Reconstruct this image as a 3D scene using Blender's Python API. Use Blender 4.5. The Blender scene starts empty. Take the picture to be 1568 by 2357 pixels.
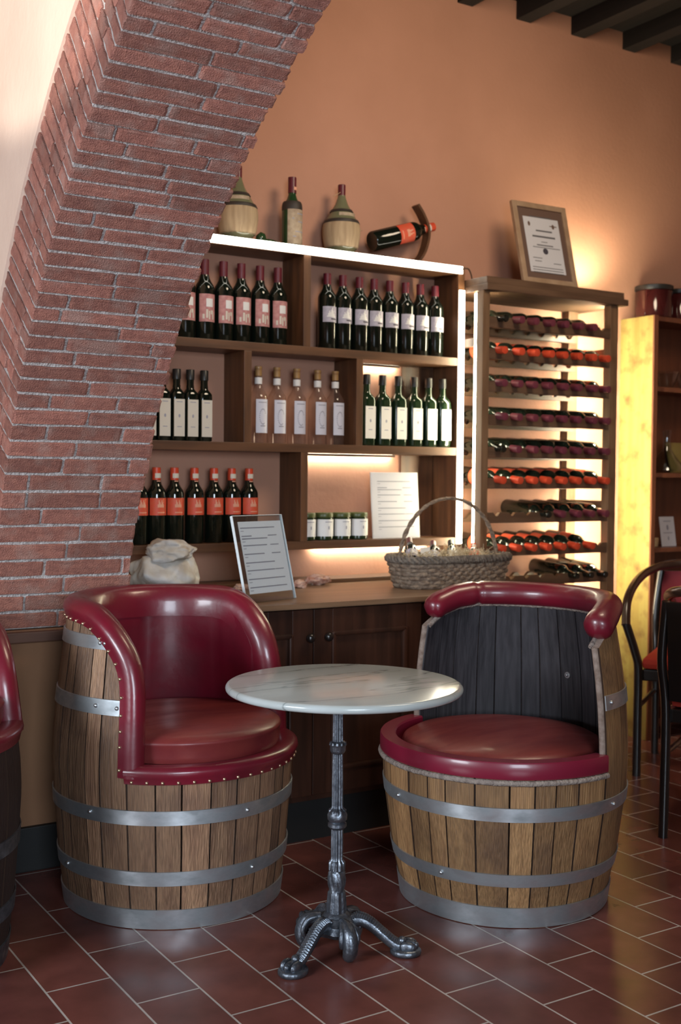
import bpy, bmesh, math, random
from mathutils import Vector, Matrix, noise
PI = math.pi
random.seed(7)
S = bpy.context.scene
COL = S.collection

# ------------------------------------------------------------------ camera, world, lights, exposure
cam_d = bpy.data.cameras.new('camera')
cam = bpy.data.objects.new('camera', cam_d)
COL.objects.link(cam)
psi, pit, rol = math.radians(32.15), math.radians(1.86), math.radians(.52)
F = Vector((math.sin(psi)*math.cos(pit), math.cos(psi)*math.cos(pit), -math.sin(pit)))
R0 = Vector((math.cos(psi), -math.sin(psi), 0)); U0 = R0.cross(F)
Rv = R0*math.cos(rol) + U0*math.sin(rol); Uv = -R0*math.sin(rol) + U0*math.cos(rol)
cam.matrix_world = Matrix(((Rv.x, Uv.x, -F.x, 0), (Rv.y, Uv.y, -F.y, 0), (Rv.z, Uv.z, -F.z, 1.30), (0, 0, 0, 1)))
cam_d.sensor_fit = 'VERTICAL'; cam_d.sensor_height = 36.0; cam_d.sensor_width = 24.0
cam_d.lens = 2660.0/2357.0*36.0
cam_d.dof.use_dof = True; cam_d.dof.focus_distance = 3.2; cam_d.dof.aperture_fstop = 3.6
cam_d.clip_start = .02
S.camera = cam

w = bpy.data.worlds.new('world'); S.world = w; w.use_nodes = True
w.node_tree.nodes['Background'].inputs[0].default_value = (.75, .85, 1, 1)
w.node_tree.nodes['Background'].inputs[1].default_value = .6

S.view_settings.view_transform = 'Standard'; S.view_settings.look = 'None'
S.view_settings.gamma = 1; S.view_settings.use_curve_mapping = False
S.view_settings.exposure = 0.0
try:
    S.cycles.use_denoising = True; S.cycles.max_bounces = 7; S.cycles.caustics_reflective = False
    S.cycles.caustics_refractive = False; S.cycles.sample_clamp_indirect = 4
    S.cycles.transparent_max_bounces = 16
except Exception: pass

def light(name, kind, loc, to, power, color, **k):
    d = bpy.data.lights.new(name, kind); d.energy = power; d.color = color
    for a, v in k.items(): setattr(d, a, v)
    o = bpy.data.objects.new(name, d); COL.objects.link(o); o.location = loc
    o.rotation_euler = (Vector(to) - Vector(loc)).to_track_quat('-Z', 'Y').to_euler()
    return o
# daylight entering by the window behind the camera, by the window of the left room wall; an unseen spot and an added warm wall fill
light('window_daylight_rear', 'AREA', (-.35, -2.70, 1.75), (1.5, 3.0, .7), 200, (.76, .88, 1.0), shape='RECTANGLE', size=1.7, size_y=1.5)
light('window_daylight_side', 'AREA', (-2.45, 1.75, 1.65), (1.6, 2.7, .6), 150, (.84, .92, 1.0), shape='RECTANGLE', size=1.3, size_y=1.2)
light('wall_spot', 'SPOT', (-1.2, 1.6, 1.95), (1.0, 3.25, 3.05), 330, (1.0, .94, .84), spot_size=math.radians(32), spot_blend=.18, shadow_soft_size=.05)
light('wall_warm_fill', 'AREA', (2.9, 2.2, 3.25), (2.8, 4.2, 1.7), 34, (1.0, .80, .58), shape='DISK', size=.9)  # added warm fill to brighten the back wall, no real ceiling lamp

# ------------------------------------------------------------------ materials
M = {}
def nt(name):
    m = bpy.data.materials.new(name); m.use_nodes = True
    n = m.node_tree.nodes; l = m.node_tree.links
    return m, n, l, n['Principled BSDF']
def c4(c): return (c[0], c[1], c[2], 1)
def mat(name, base, rough=.5, metal=0.0, c2=None, scale=(8, 8, 8), detail=4, island=0.0, bump=0.0, bscale=None, coat=0.0, spec=.5, lo=.35, hi=.65, c3=None, s3=3.0, rvar=0.0, grain=None):
    m, n, l, b = nt(name); M[name] = m
    b.inputs['Base Color'].default_value = c4(base); b.inputs['Roughness'].default_value = rough
    b.inputs['Metallic'].default_value = metal; b.inputs['Coat Weight'].default_value = coat
    b.inputs['Specular IOR Level'].default_value = spec; b.inputs['Coat Roughness'].default_value = .12
    tc = n.new('ShaderNodeTexCoord'); col = None
    def noi(sc, det, ramp=(lo, hi)):
        mp = n.new('ShaderNodeMapping'); mp.inputs['Scale'].default_value = sc
        l.new(tc.outputs['Object'], mp.inputs[0])
        t = n.new('ShaderNodeTexNoise'); t.inputs['Scale'].default_value = 1; t.inputs['Detail'].default_value = det
        if island:
            g = n.new('ShaderNodeNewGeometry'); a = n.new('ShaderNodeVectorMath'); a.operation = 'ADD'
            k = n.new('ShaderNodeMath'); k.operation = 'MULTIPLY'; k.inputs[1].default_value = 37
            l.new(g.outputs['Random Per Island'], k.inputs[0]); l.new(mp.outputs[0], a.inputs[0]); l.new(k.outputs[0], a.inputs[1])
            l.new(a.outputs[0], t.inputs['Vector'])
        else: l.new(mp.outputs[0], t.inputs['Vector'])
        r = n.new('ShaderNodeMapRange'); r.inputs['From Min'].default_value = ramp[0]; r.inputs['From Max'].default_value = ramp[1]
        l.new(t.outputs[0], r.inputs[0]); return r.outputs[0], t.outputs[0]
    def mix(fac, a, bb):
        x = n.new('ShaderNodeMix'); x.data_type = 'RGBA'; l.new(fac, x.inputs[0])
        for s, v in ((6, a), (7, bb)):
            if isinstance(v, tuple): x.inputs[s].default_value = c4(v)
            else: l.new(v, x.inputs[s])
        return x.outputs[2]
    raw = None
    if c2:
        f, raw = noi(scale, detail); col = mix(f, base, c2)
        if rvar:
            r = n.new('ShaderNodeMapRange'); r.inputs['To Min'].default_value = rough; r.inputs['To Max'].default_value = rough + rvar
            l.new(f, r.inputs[0]); l.new(r.outputs[0], b.inputs['Roughness'])
    if c3:
        f, _ = noi((s3, s3, s3), 3, (.5, .72)); col = mix(f, col or base, c3)
    if grain:
        f, _ = noi(grain[0], 4, (.38, .62)); k = n.new('ShaderNodeMapRange'); k.inputs['To Min'].default_value = grain[1]; k.inputs['To Max'].default_value = grain[2]; l.new(f, k.inputs[0])
        h = n.new('ShaderNodeHueSaturation'); l.new(col, h.inputs['Color']); l.new(k.outputs[0], h.inputs['Value']); col = h.outputs[0]
    if island:
        g = n.new('ShaderNodeNewGeometry'); r = n.new('ShaderNodeMapRange')
        r.inputs['To Min'].default_value = 1 - island; r.inputs['To Max'].default_value = 1 + island
        l.new(g.outputs['Random Per Island'], r.inputs[0])
        h = n.new('ShaderNodeHueSaturation')
        if col: l.new(col, h.inputs['Color'])
        else: h.inputs['Color'].default_value = c4(base)
        l.new(r.outputs[0], h.inputs['Value']); col = h.outputs[0]
    if col: l.new(col, b.inputs['Base Color'])
    if bump:
        if bscale: _, raw = noi(bscale, 5)
        bp = n.new('ShaderNodeBump'); bp.inputs['Strength'].default_value = bump; bp.inputs['Distance'].default_value = .01
        l.new(raw, bp.inputs['Height']); l.new(bp.outputs[0], b.inputs['Normal'])
    return m
def emit(name, col, s):
    m, n, l, b = nt(name); M[name] = m
    b.inputs['Base Color'].default_value = c4(col); b.inputs['Emission Color'].default_value = c4(col); b.inputs['Emission Strength'].default_value = s
def clear(name, tint, gl=.25, body=0.0, bodycol=(1, 1, 1)):
    # thin clear glass or acrylic: mostly see-through with a Fresnel sheen
    m, n, l, b = nt(name); M[name] = m; n.remove(b); out = n['Material Output']
    t = n.new('ShaderNodeBsdfTransparent'); t.inputs[0].default_value = c4(tint)
    g = n.new('ShaderNodeBsdfGlossy'); g.inputs['Roughness'].default_value = .04
    lw = n.new('ShaderNodeLayerWeight'); lw.inputs[0].default_value = .5
    pw = n.new('ShaderNodeMath'); pw.operation = 'POWER'; pw.inputs[1].default_value = 4; l.new(lw.outputs['Facing'], pw.inputs[0])
    ma = n.new('ShaderNodeMath'); ma.operation = 'MULTIPLY_ADD'; ma.inputs[1].default_value = .7; ma.inputs[2].default_value = gl*.25; l.new(pw.outputs[0], ma.inputs[0])
    x = n.new('ShaderNodeMixShader'); l.new(ma.outputs[0], x.inputs[0]); l.new(t.outputs[0], x.inputs[1]); l.new(g.outputs[0], x.inputs[2])
    if body:
        d = n.new('ShaderNodeBsdfDiffuse'); d.inputs[0].default_value = c4(bodycol)
        y = n.new('ShaderNodeMixShader'); y.inputs[0].default_value = body; l.new(x.outputs[0], y.inputs[1]); l.new(d.outputs[0], y.inputs[2]); x = y
    l.new(x.outputs[0], out.inputs[0])

mat('plaster_orange', (.51, .262, .175), .85, c2=(.455, .23, .15), scale=(2.2, 2.2, 2.2), bump=.12, bscale=(60, 60, 60))
mat('plaster_cream', (.74, .56, .45), .85, c2=(.68, .50, .40), scale=(3, 3, 3), bump=.15, bscale=(40, 40, 40))
mat('plaster_shaded', (.25, .125, .062), .85, c2=(.21, .10, .05), scale=(3, 3, 3), bump=.1, bscale=(60, 60, 60))  # darker plaster: shade on the pier and left back wall put into the colour
mat('plaster_dim', (.26, .17, .12), .85)
mat('brick', (.39, .162, .118), .9, c2=(.28, .112, .086), scale=(45, 45, 45), island=.24, bump=.7, bscale=(260, 260, 260), c3=(.37, .21, .17), s3=14, lo=.3, hi=.7)
mat('mortar', (.62, .58, .56), .95, c2=(.42, .37, .35), scale=(60, 60, 60), bump=1.0, bscale=(150, 150, 150))
mat('black_skirting', (.006, .006, .006), .6)
mat('trim_wood', (.11, .05, .03), .5, c2=(.07, .03, .02), scale=(4, 40, 40))
mat('dark_beam', (.010, .008, .008), .8, c2=(.006, .005, .005), scale=(40, 4, 40))
mat('wood_shelf', (.125, .054, .024), .45, c2=(.07, .03, .014), scale=(3, 30, 30), island=.12, bump=.1)
mat('wood_side', (.14, .060, .025), .45, c2=(.07, .03, .014), scale=(30, 30, 3), island=.12, bump=.1)
mat('wood_cabinet', (.050, .019, .011), .38, c2=(.025, .010, .006), scale=(24, 24, 2.2), island=.15, bump=.1)
mat('wood_counter', (.24, .145, .085), .33, c2=(.17, .10, .058), scale=(2.5, 26, 26), bump=.06)
mat('wood_rack', (.20, .115, .060), .5, c2=(.13, .07, .035), scale=(26, 26, 3), island=.1, bump=.08)
mat('wood_rack_slat', (.135, .075, .042), .5, c2=(.085, .045, .025), scale=(4, 30, 30), island=.1, bump=.08)
mat('pine', (.34, .27, .085), .5, c2=(.26, .185, .05), scale=(16, 16, 1.4), c3=(.16, .09, .03), s3=11)
mat('wood_red', (.17, .055, .025), .4, c2=(.11, .034, .017), scale=(20, 20, 2.5))
for nm_, ca_, cb_ in (('oak', (.30, .175, .100), (.165, .085, .050)), ('oak_warm', (.35, .20, .088), (.19, .095, .040)), ('oak_shaded', (.035, .018, .014), (.02, .01, .008))):  # darkest oak has the shade on the left-edge armchair put into its colour
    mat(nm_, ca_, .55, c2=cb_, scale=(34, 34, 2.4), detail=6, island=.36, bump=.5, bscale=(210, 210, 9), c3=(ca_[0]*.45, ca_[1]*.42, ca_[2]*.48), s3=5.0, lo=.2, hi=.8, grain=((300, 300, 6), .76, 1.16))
mat('charred', (.040, .036, .042), .6, c2=(.018, .016, .020), scale=(60, 60, 4), island=.25, bump=.35)
mat('stave_seam', (.035, .020, .014), .9, spec=.1)
mat('stave_end', (.30, .23, .19), .8, c2=(.19, .13, .10), scale=(60, 60, 60), bump=.4)
mat('galvanized', (.60, .64, .67), .36, .88, c2=(.36, .39, .41), scale=(13, 13, 26), detail=6, bump=.05, rvar=.2)
mat('leather', (.175, .008, .022), .30, c2=(.12, .006, .016), scale=(7, 7, 7), bump=.12, bscale=(22, 22, 22), coat=.35, spec=.6, rvar=.12)
mat('leather_seat', (.21, .035, .030), .36, c2=(.14, .014, .018), scale=(4, 14, 9), bump=.2, bscale=(6, 20, 9), coat=.15, rvar=.14)
mat('leather_band', (.185, .010, .030), .35, coat=.3)
mat('rope', (.33, .27, .23), .9, c2=(.20, .16, .14), scale=(60, 60, 60), bump=.8, bscale=(120, 120, 120))
mat('brass', (.62, .45, .30), .3, .9)
mat('rivet', (.5, .52, .54), .35, .9)
mat('iron', (.20, .225, .26), .30, .85, c2=(.09, .10, .12), scale=(40, 40, 40), bump=.2, bscale=(90, 90, 90), rvar=.15)
mat('bottle_glass', (.006, .009, .006), .07, spec=.6)
mat('bottle_green', (.02, .05, .018), .08, spec=.6)
mat('bottle_olive', (.012, .028, .012), .08, spec=.6)
mat('fiasco_glass', (.16, .16, .09), .12, spec=.6)
clear('clear_glass', (.93, .88, .84), .22, .05, (.6, .45, .4))
clear('acrylic', (.94, .97, .98), .30)
mat('cap_burgundy', (.10, .008, .018), .35)
mat('cap_purple', (.14, .028, .045), .4)
mat('cap_orange', (.60, .065, .025), .4)
mat('cap_black', (.012, .012, .012), .4)
mat('cap_gold', (.33, .19, .07), .5)
mat('label_pink', (.42, .17, .17), .6, c2=(.55, .28, .26), scale=(60, 60, 60))
mat('label_lilac', (.36, .34, .42), .5, c2=(.46, .44, .52), scale=(50, 50, 50))
mat('label_orange', (.68, .075, .035), .55, c2=(.62, .11, .05), scale=(40, 40, 40))
mat('label_cream', (.62, .58, .50), .6)
mat('label_white', (.74, .74, .73), .6)
mat('label_ice', (.62, .63, .72), .6)
mat('label_pale', (.80, .78, .72), .6)
mat('label_old', (.46, .37, .26), .7, c2=(.30, .22, .15), scale=(40, 40, 40))
mat('ink', (.10, .10, .11), .7)
mat('ink_soft', (.30, .30, .36), .7)
mat('ink_print', (.26, .27, .33), .7)
mat('acrylic_edge_glint', (.78, .84, .86), .25)  # light caught by the holder edges, painted as a pale colour
mat('ink_dark', (.05, .045, .06), .7)
mat('emblem', (.75, .36, .24), .6)
mat('straw_weave', (.48, .36, .22), .75, c2=(.34, .24, .14), scale=(55, 55, 4), bump=.5)
mat('strap_dark', (.03, .022, .018), .6)
mat('paper', (.60, .60, .64), .7)
mat('paper_bright', (.86, .87, .92), .6)
mat('mount_brown', (.13, .075, .055), .8)
mat('frame_wood', (.42, .29, .19), .55, c2=(.31, .20, .12), scale=(14, 14, 14))
mat('wicker', (.28, .21, .15), .75, c2=(.13, .09, .065), scale=(55, 55, 90), bump=.9, bscale=(70, 70, 110))
mat('wicker_grey', (.21, .175, .14), .8, c2=(.10, .08, .065), scale=(60, 60, 60), bump=.9, bscale=(90, 90, 90))
mat('straw', (.58, .48, .31), .8)
mat('quartz', (.56, .53, .48), .55, c2=(.40, .34, .28), scale=(11, 11, 11), c3=(.62, .65, .71), s3=7, bump=.6, bscale=(26, 26, 26))
mat('pink_stone', (.30, .125, .085), .6, c2=(.50, .33, .26), scale=(45, 45, 45), bump=.5)
mat('jar_dark', (.045, .008, .008), .1, spec=.7)
mat('jar_green', (.018, .03, .012), .15)
mat('jar_lid', (.07, .085, .025), .35)
mat('black_wood', (.014, .011, .010), .28, coat=.3)
mat('rail_wood', (.045, .022, .014), .25, coat=.4)
mat('velvet_red', (.16, .008, .018), .8)
mat('seat_red', (.42, .03, .015), .8)
mat('cork', (.50, .33, .17), .8, c2=(.38, .24, .12), scale=(60, 60, 60))
mat('cable', (.10, .06, .04), .5)
mat('window_frame', (.6, .58, .54), .5)
emit('led_white', (1.0, .94, .80), 13.0)
emit('led_warm', (1.0, .90, .60), 105.0)
emit('led_wall_fill', (1.0, .95, .74), 105.0)  # added strips that brighten the wall below the shelves
emit('led_bright', (1.0, .93, .66), 260.0)
emit('led_spot', (1.0, .92, .72), 14.0)

def marble():
    m, n, l, b = nt('marble'); M['marble'] = m
    tc = n.new('ShaderNodeTexCoord')
    wv = n.new('ShaderNodeTexNoise'); wv.inputs['Scale'].default_value = 1.5; wv.inputs['Detail'].default_value = 7
    mp = n.new('ShaderNodeMapping'); mp.inputs['Scale'].default_value = (.55, 3.6, 1); mp.inputs['Rotation'].default_value = (0, 0, .54)
    l.new(tc.outputs['Object'], mp.inputs[0]); l.new(mp.outputs[0], wv.inputs['Vector'])
    sb = n.new('ShaderNodeMath'); sb.operation = 'SUBTRACT'; sb.inputs[1].default_value = .5; l.new(wv.outputs[0], sb.inputs[0])
    ab = n.new('ShaderNodeMath'); ab.operation = 'ABSOLUTE'; l.new(sb.outputs[0], ab.inputs[0])
    r = n.new('ShaderNodeValToRGB'); r.color_ramp.elements[0].position = 0; r.color_ramp.elements[0].color = (.22, .25, .25, 1)
    r.color_ramp.elements[1].position = .011; r.color_ramp.elements[1].color = (.42, .46, .455, 1)
    e = r.color_ramp.elements.new(.2); e.color = (.49, .535, .54, 1)
    l.new(ab.outputs[0], r.inputs[0]); l.new(r.outputs[0], b.inputs['Base Color'])
    b.inputs['Roughness'].default_value = .17
marble()

def floor_mat():
    m, n, l, b = nt('floor_tiles'); M['floor_tiles'] = m
    tc = n.new('ShaderNodeTexCoord'); sp = n.new('ShaderNodeSeparateXYZ'); l.new(tc.outputs['Object'], sp.inputs[0])
    u = n.new('ShaderNodeMath'); u.operation = 'SUBTRACT'; u.inputs[1].default_value = 3.141 - .3465*30; l.new(sp.outputs[1], u.inputs[0])
    v = n.new('ShaderNodeMath'); v.operation = 'SUBTRACT'; v.inputs[1].default_value = 1.07 - .1705*40; l.new(sp.outputs[0], v.inputs[0])
    cb = n.new('ShaderNodeCombineXYZ'); l.new(u.outputs[0], cb.inputs[0]); l.new(v.outputs[0], cb.inputs[1])
    t = n.new('ShaderNodeTexBrick'); t.offset = .5; t.offset_frequency = 2; t.squash = 1
    t.inputs['Scale'].default_value = 1; t.inputs['Brick Width'].default_value = .3465; t.inputs['Row Height'].default_value = .1705
    t.inputs['Mortar Size'].default_value = .0030; t.inputs['Mortar Smooth'].default_value = .25; t.inputs['Bias'].default_value = 0
    t.inputs['Color1'].default_value = (.165, .052, .040, 1); t.inputs['Color2'].default_value = (.118, .038, .032, 1); t.inputs['Mortar'].default_value = (.46, .40, .36, 1)
    l.new(cb.outputs[0], t.inputs['Vector'])
    no = n.new('ShaderNodeTexNoise'); no.inputs['Scale'].default_value = 9; no.inputs['Detail'].default_value = 6; l.new(tc.outputs['Object'], no.inputs['Vector'])
    mr = n.new('ShaderNodeMapRange'); mr.inputs['From Min'].default_value = .3; mr.inputs['From Max'].default_value = .7; mr.inputs['To Min'].default_value = .80; mr.inputs['To Max'].default_value = 1.2; l.new(no.outputs[0], mr.inputs[0])
    h = n.new('ShaderNodeHueSaturation'); l.new(t.outputs['Color'], h.inputs['Color']); l.new(mr.outputs[0], h.inputs['Value'])
    l.new(h.outputs[0], b.inputs['Base Color'])
    r2 = n.new('ShaderNodeMapRange'); r2.inputs['To Min'].default_value = .21; r2.inputs['To Max'].default_value = .29; l.new(no.outputs[0], r2.inputs[0])
    l.new(r2.outputs[0], b.inputs['Roughness'])
    bp = n.new('ShaderNodeBump'); bp.invert = True; bp.inputs['Strength'].default_value = .5; bp.inputs['Distance'].default_value = .003
    l.new(t.outputs['Fac'], bp.inputs['Height']); l.new(bp.outputs[0], b.inputs['Normal'])
floor_mat()

# ------------------------------------------------------------------ builders
def sm(a, b, x):
    t = max(0, min(1, (x-a)/(b-a))); return t*t*(3-2*t)
def BM(): return bmesh.new()
def box(bm, x0, x1, y0, y1, z0, z1, bev=0.0, mi=0):
    t = bmesh.new()
    bmesh.ops.create_cube(t, size=1)
    for v in t.verts:
        v.co = Vector((x0 + (v.co.x+.5)*(x1-x0), y0 + (v.co.y+.5)*(y1-y0), z0 + (v.co.z+.5)*(z1-z0)))
    if bev: bmesh.ops.bevel(t, geom=t.edges[:], offset=bev, segments=2, affect='EDGES', profile=.6)
    merge(bm, t, mi); return bm
def merge(bm, t, mi=0, mx=None):
    mp = {}
    for v in t.verts: mp[v] = bm.verts.new(mx @ v.co if mx else v.co)
    for f in t.faces:
        try:
            g = bm.faces.new([mp[v] for v in f.verts]); g.material_index = mi if mi else f.material_index
        except ValueError: pass
    t.free()
def lathe(bm, prof, seg=24, cx=0, cy=0, cz=0, mi=0, rfun=None, a0=0.0, a1=2*PI):
    closed = abs(a1-a0-2*PI) < 1e-6; n = seg if closed else seg+1
    rows = []
    for r, z in prof:
        if r < 1e-6: rows.append([bm.verts.new((cx, cy, cz+z))]); continue
        row = []
        for k in range(n):
            a = a0 + (a1-a0)*k/seg; rr = rfun(a, r, z) if rfun else r
            row.append(bm.verts.new((cx+rr*math.cos(a), cy+rr*math.sin(a), cz+z)))
        rows.append(row)
    for A, B in zip(rows, rows[1:]):
        for k in range(seg):
            k2 = (k+1) % n
            if len(A) == 1 and len(B) == 1: continue
            vs = [A[0], B[k2], B[k]] if len(A) == 1 else ([A[k], A[k2], B[0]] if len(B) == 1 else [A[k], A[k2], B[k2], B[k]])
            f = bm.faces.new(vs); f.material_index = mi
    return bm
def tube(bm, pts, rad, seg=10, mi=0, cap=True, closed=False, flat=1.0):
    pts = [Vector(p) for p in pts]; n = len(pts); rings = []
    rf = rad if callable(rad) else (lambda t: rad)
    up = None
    for i, p in enumerate(pts):
        if closed: t = (pts[(i+1) % n] - pts[i-1]).normalized()
        else: t = (pts[min(i+1, n-1)] - pts[max(i-1, 0)]).normalized()
        if up is None:
            up = Vector((0, 0, 1)) if abs(t.z) < .9 else Vector((1, 0, 0))
        s = t.cross(up).normalized(); up = s.cross(t).normalized()
        r = rf(i/(n-1 if n > 1 else 1))
        rings.append([bm.verts.new(p + s*math.cos(2*PI*k/seg)*r*flat + up*math.sin(2*PI*k/seg)*r) for k in range(seg)])
    m = n if closed else n-1
    for i in range(m):
        A, B = rings[i], rings[(i+1) % n]
        for k in range(seg):
            f = bm.faces.new([A[k], A[(k+1) % seg], B[(k+1) % seg], B[k]]); f.material_index = mi
    if cap and not closed:
        for R_, flip in ((rings[0], True), (rings[-1], False)):
            f = bm.faces.new(R_[::-1] if flip else R_); f.material_index = mi
    return bm
def spline(pts, n):
    P = [Vector(p) for p in pts]; out = []
    for i in range(len(P)-1):
        p0, p1, p2, p3 = P[max(i-1, 0)], P[i], P[i+1], P[min(i+2, len(P)-1)]
        for k in range(n):
            t = k/n
            out.append(.5*((2*p1) + (p2-p0)*t + (2*p0-5*p1+4*p2-p3)*t*t + (3*p1-p0-3*p2+p3)*t**3))
    out.append(P[-1]); return out
def prism(bm, poly, axis, a0, a1, mi=0):
    # polygon in the two other axes, extruded along axis
    def pt(u, v, a): return {'x': (a, u, v), 'y': (u, a, v), 'z': (u, v, a)}[axis]
    A = [bm.verts.new(pt(u, v, a0)) for u, v in poly]; B = [bm.verts.new(pt(u, v, a1)) for u, v in poly]
    n = len(poly)
    for f in ([A[i], A[(i+1) % n], B[(i+1) % n], B[i]] for i in range(n)):
        bm.faces.new(f).material_index = mi
    bm.faces.new(A[::-1]).material_index = mi; bm.faces.new(B).material_index = mi
    return bm
def patch(bm, r, z0, z1, a0, a1, n=8, mi=0, t=.0006):
    # curved label on a bottle of radius r, angles about the axis, a real thin sheet
    V = []
    for rr in (r, r+t):
        V.append([[bm.verts.new((rr*math.cos(a0+(a1-a0)*k/n), rr*math.sin(a0+(a1-a0)*k/n), z)) for k in range(n+1)] for z in (z0, z1)])
    for s, flip in ((V[1], False), (V[0], True)):
        for k in range(n):
            q = [s[0][k], s[0][k+1], s[1][k+1], s[1][k]]
            bm.faces.new(q[::-1] if flip else q).material_index = mi
    for k in range(n):
        bm.faces.new([V[0][1][k], V[1][1][k], V[1][1][k+1], V[0][1][k+1]][::-1]).material_index = mi
        bm.faces.new([V[0][0][k], V[1][0][k], V[1][0][k+1], V[0][0][k+1]]).material_index = mi
    return bm
def ico(bm, c, r, sub=2, sc=(1, 1, 1), mi=0, fn=None):
    t = bmesh.new(); bmesh.ops.create_icosphere(t, subdivisions=sub, radius=1)
    for v in t.verts:
        d = v.co.copy(); k = fn(d) if fn else 1
        v.co = Vector((c[0]+d.x*r*sc[0]*k, c[1]+d.y*r*sc[1]*k, c[2]+d.z*r*sc[2]*k))
    merge(bm, t, mi); return bm
def obj(name, bm, ms, parent=None, smooth=None, world=False):
    # link a bmesh as ONE mesh object; world=True: coordinates were given in world space
    if world and parent is not None:
        p = parent; loc = Vector((0, 0, 0))
        while p is not None: loc += p.location; p = p.parent
        for v in bm.verts: v.co -= loc
    bmesh.ops.recalc_face_normals(bm, faces=bm.faces)
    me = bpy.data.meshes.new(name); bm.to_mesh(me); bm.free()
    for m in (ms if isinstance(ms, (list, tuple)) else [ms]): me.materials.append(M[m])
    if smooth is not None:
        me.shade_smooth(); me.set_sharp_from_angle(angle=math.radians(smooth))
    o = bpy.data.objects.new(name, me); COL.objects.link(o)
    if parent: o.parent = parent
    return o
def tag(o, label, cat, group=None, kind=None):
    if label: o['label'] = label
    if cat: o['category'] = cat
    if group: o['group'] = group
    if kind: o['kind'] = kind
    return o
def thing(name, label, cat, loc=(0, 0, 0), rot=(0, 0, 0), group=None):
    o = bpy.data.objects.new(name, None); COL.objects.link(o); o.location = loc; o.rotation_euler = rot
    o.empty_display_size = .05
    return tag(o, label, cat, group)
def struct(name, bm, m, smooth=None, parent=None):
    o = obj(name, bm, m, parent, smooth)
    if not parent: o['kind'] = 'structure'
    return o
def dup(root, loc, rot=None, label=None, group=None):
    r = root.copy(); COL.objects.link(r); r.location = loc
    if rot is not None: r.rotation_euler = rot
    if label: r['label'] = label
    if group: r['group'] = group
    for ch in list(root.children):
        c = ch.copy(); COL.objects.link(c); c.parent = r
        for g in list(ch.children):
            d = g.copy(); COL.objects.link(d); d.parent = c
    return r
ORD = ['first', 'second', 'third', 'fourth', 'fifth', 'sixth', 'seventh', 'eighth', 'ninth']

# ------------------------------------------------------------------ the room
XA, XB, YW, YP, ZC = 1.012, 1.475, 4.21, 3.70, 3.52     # arch wall faces, back wall, pier front, ceiling
AY, AZ, AR, AE = 1.359, .249, 2.422, 2.722             # arch circle: centre (Y, Z), intrados and extrados radius
bm = BM(); box(bm, -2.7, 6.2, -2.9, 4.4, -.06, 0); struct('floor', bm, 'floor_tiles')
bm = BM(); box(bm, XB, 6.2, YW, YW+.1, 0, ZC); struct('wall_back', bm, 'plaster_orange')
bm = BM(); box(bm, -2.7, XA, YP, YP+.1, 0, ZC); struct('wall_back_left', bm, 'plaster_shaded')
bm = BM(); box(bm, 6.1, 6.2, -2.9, YW, 0, ZC); struct('wall_right', bm, 'plaster_orange')
# left and rear walls with window openings
bm = BM()
for a in ((-2.9, 1.1, 0, ZC), (2.4, YP, 0, ZC), (1.1, 2.4, 0, 1.05), (1.1, 2.4, 2.25, ZC)): box(bm, -2.7, -2.6, a[0], a[1], a[2], a[3])
struct('wall_left', bm, 'plaster_dim')
bm = BM()
for a in ((-2.6, -1.2, 0, ZC), (.5, 6.1, 0, ZC), (-1.2, .5, 0, 1.0), (-1.2, .5, 2.5, ZC)): box(bm, a[0], a[1], -2.9, -2.8, a[2], a[3])
struct('wall_rear', bm, 'plaster_dim')
bm = BM()
for x in (-1.2, -.38, .44): box(bm, x, x+.06, -2.87, -2.82, 1.0, 2.5)
for z in (1.0, 1.72, 2.44): box(bm, -1.2, .5, -2.87, -2.82, z, z+.06)
struct('window_1', bm, 'window_frame')
bm = BM()
for y in (1.1, 1.72, 2.34): box(bm, -2.67, -2.62, y, y+.06, 1.05, 2.25)
for z in (1.05, 2.19): box(bm, -2.67, -2.62, 1.1, 2.4, z, z+.06)
struct('window_2', bm, 'window_frame')
bm = BM(); box(bm, -2.7, 6.2, -2.9, 4.4, ZC, ZC+.08)
struct('ceiling', bm, 'dark_beam')
bm = BM()
for k in range(-4, 9):
    x = 3.592 + .3465*k
    if x < XB: continue
    box(bm, x, x+.085, -2.8, YW, ZC-.085, ZC)
struct('ceiling_joists', bm, 'dark_beam')
bm = BM(); box(bm, -2.6, 1.47, YP-.022, YP, 0, .145, .003); struct('baseboard_back', bm, 'black_skirting')

# arch wall: plastered body above the bricks, and the piers
def arc(rad, y0=None, n=40, t0=None, t1=None):
    return [(AY + rad*math.cos(t0+(t1-t0)*k/n), AZ + rad*math.sin(t0+(t1-t0)*k/n)) for k in range(n+1)]
ZS = .787                                                # springing height
tS = math.asin((ZS-AZ)/AR)
for nm, side in (('wall_arch', 0),):
    bm = BM()
    t1 = math.asin((ZS-AZ)/AE)
    Ro = AE - .006
    ys = AY + Ro*math.cos(t1)
    # vertical strips between the extrados and the ceiling, so the face stays a clean sheet
    n = 64; prev = None
    for k in range(n+1):
        th = t1 + (PI-2*t1)*k/n
        y, z = AY + Ro*math.cos(th), AZ + Ro*math.sin(th)
        quad = [bm.verts.new((XA-.010, y, z)), bm.verts.new((XA-.010, y, ZC)), bm.verts.new((XB-.004, y, ZC)), bm.verts.new((XB-.004, y, z))]
        if prev:
            for i in range(4): bm.faces.new([prev[i], quad[i], quad[(i+1) % 4], prev[(i+1) % 4]])
        prev = quad
    box(bm, XA-.010, XB-.004, ys, YW, ZS, ZC)
    struct('wall_arch', bm, 'plaster_cream')
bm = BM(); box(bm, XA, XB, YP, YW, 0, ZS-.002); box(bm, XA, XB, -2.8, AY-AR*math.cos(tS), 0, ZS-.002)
struct('wall_pier', bm, 'plaster_shaded')
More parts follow.
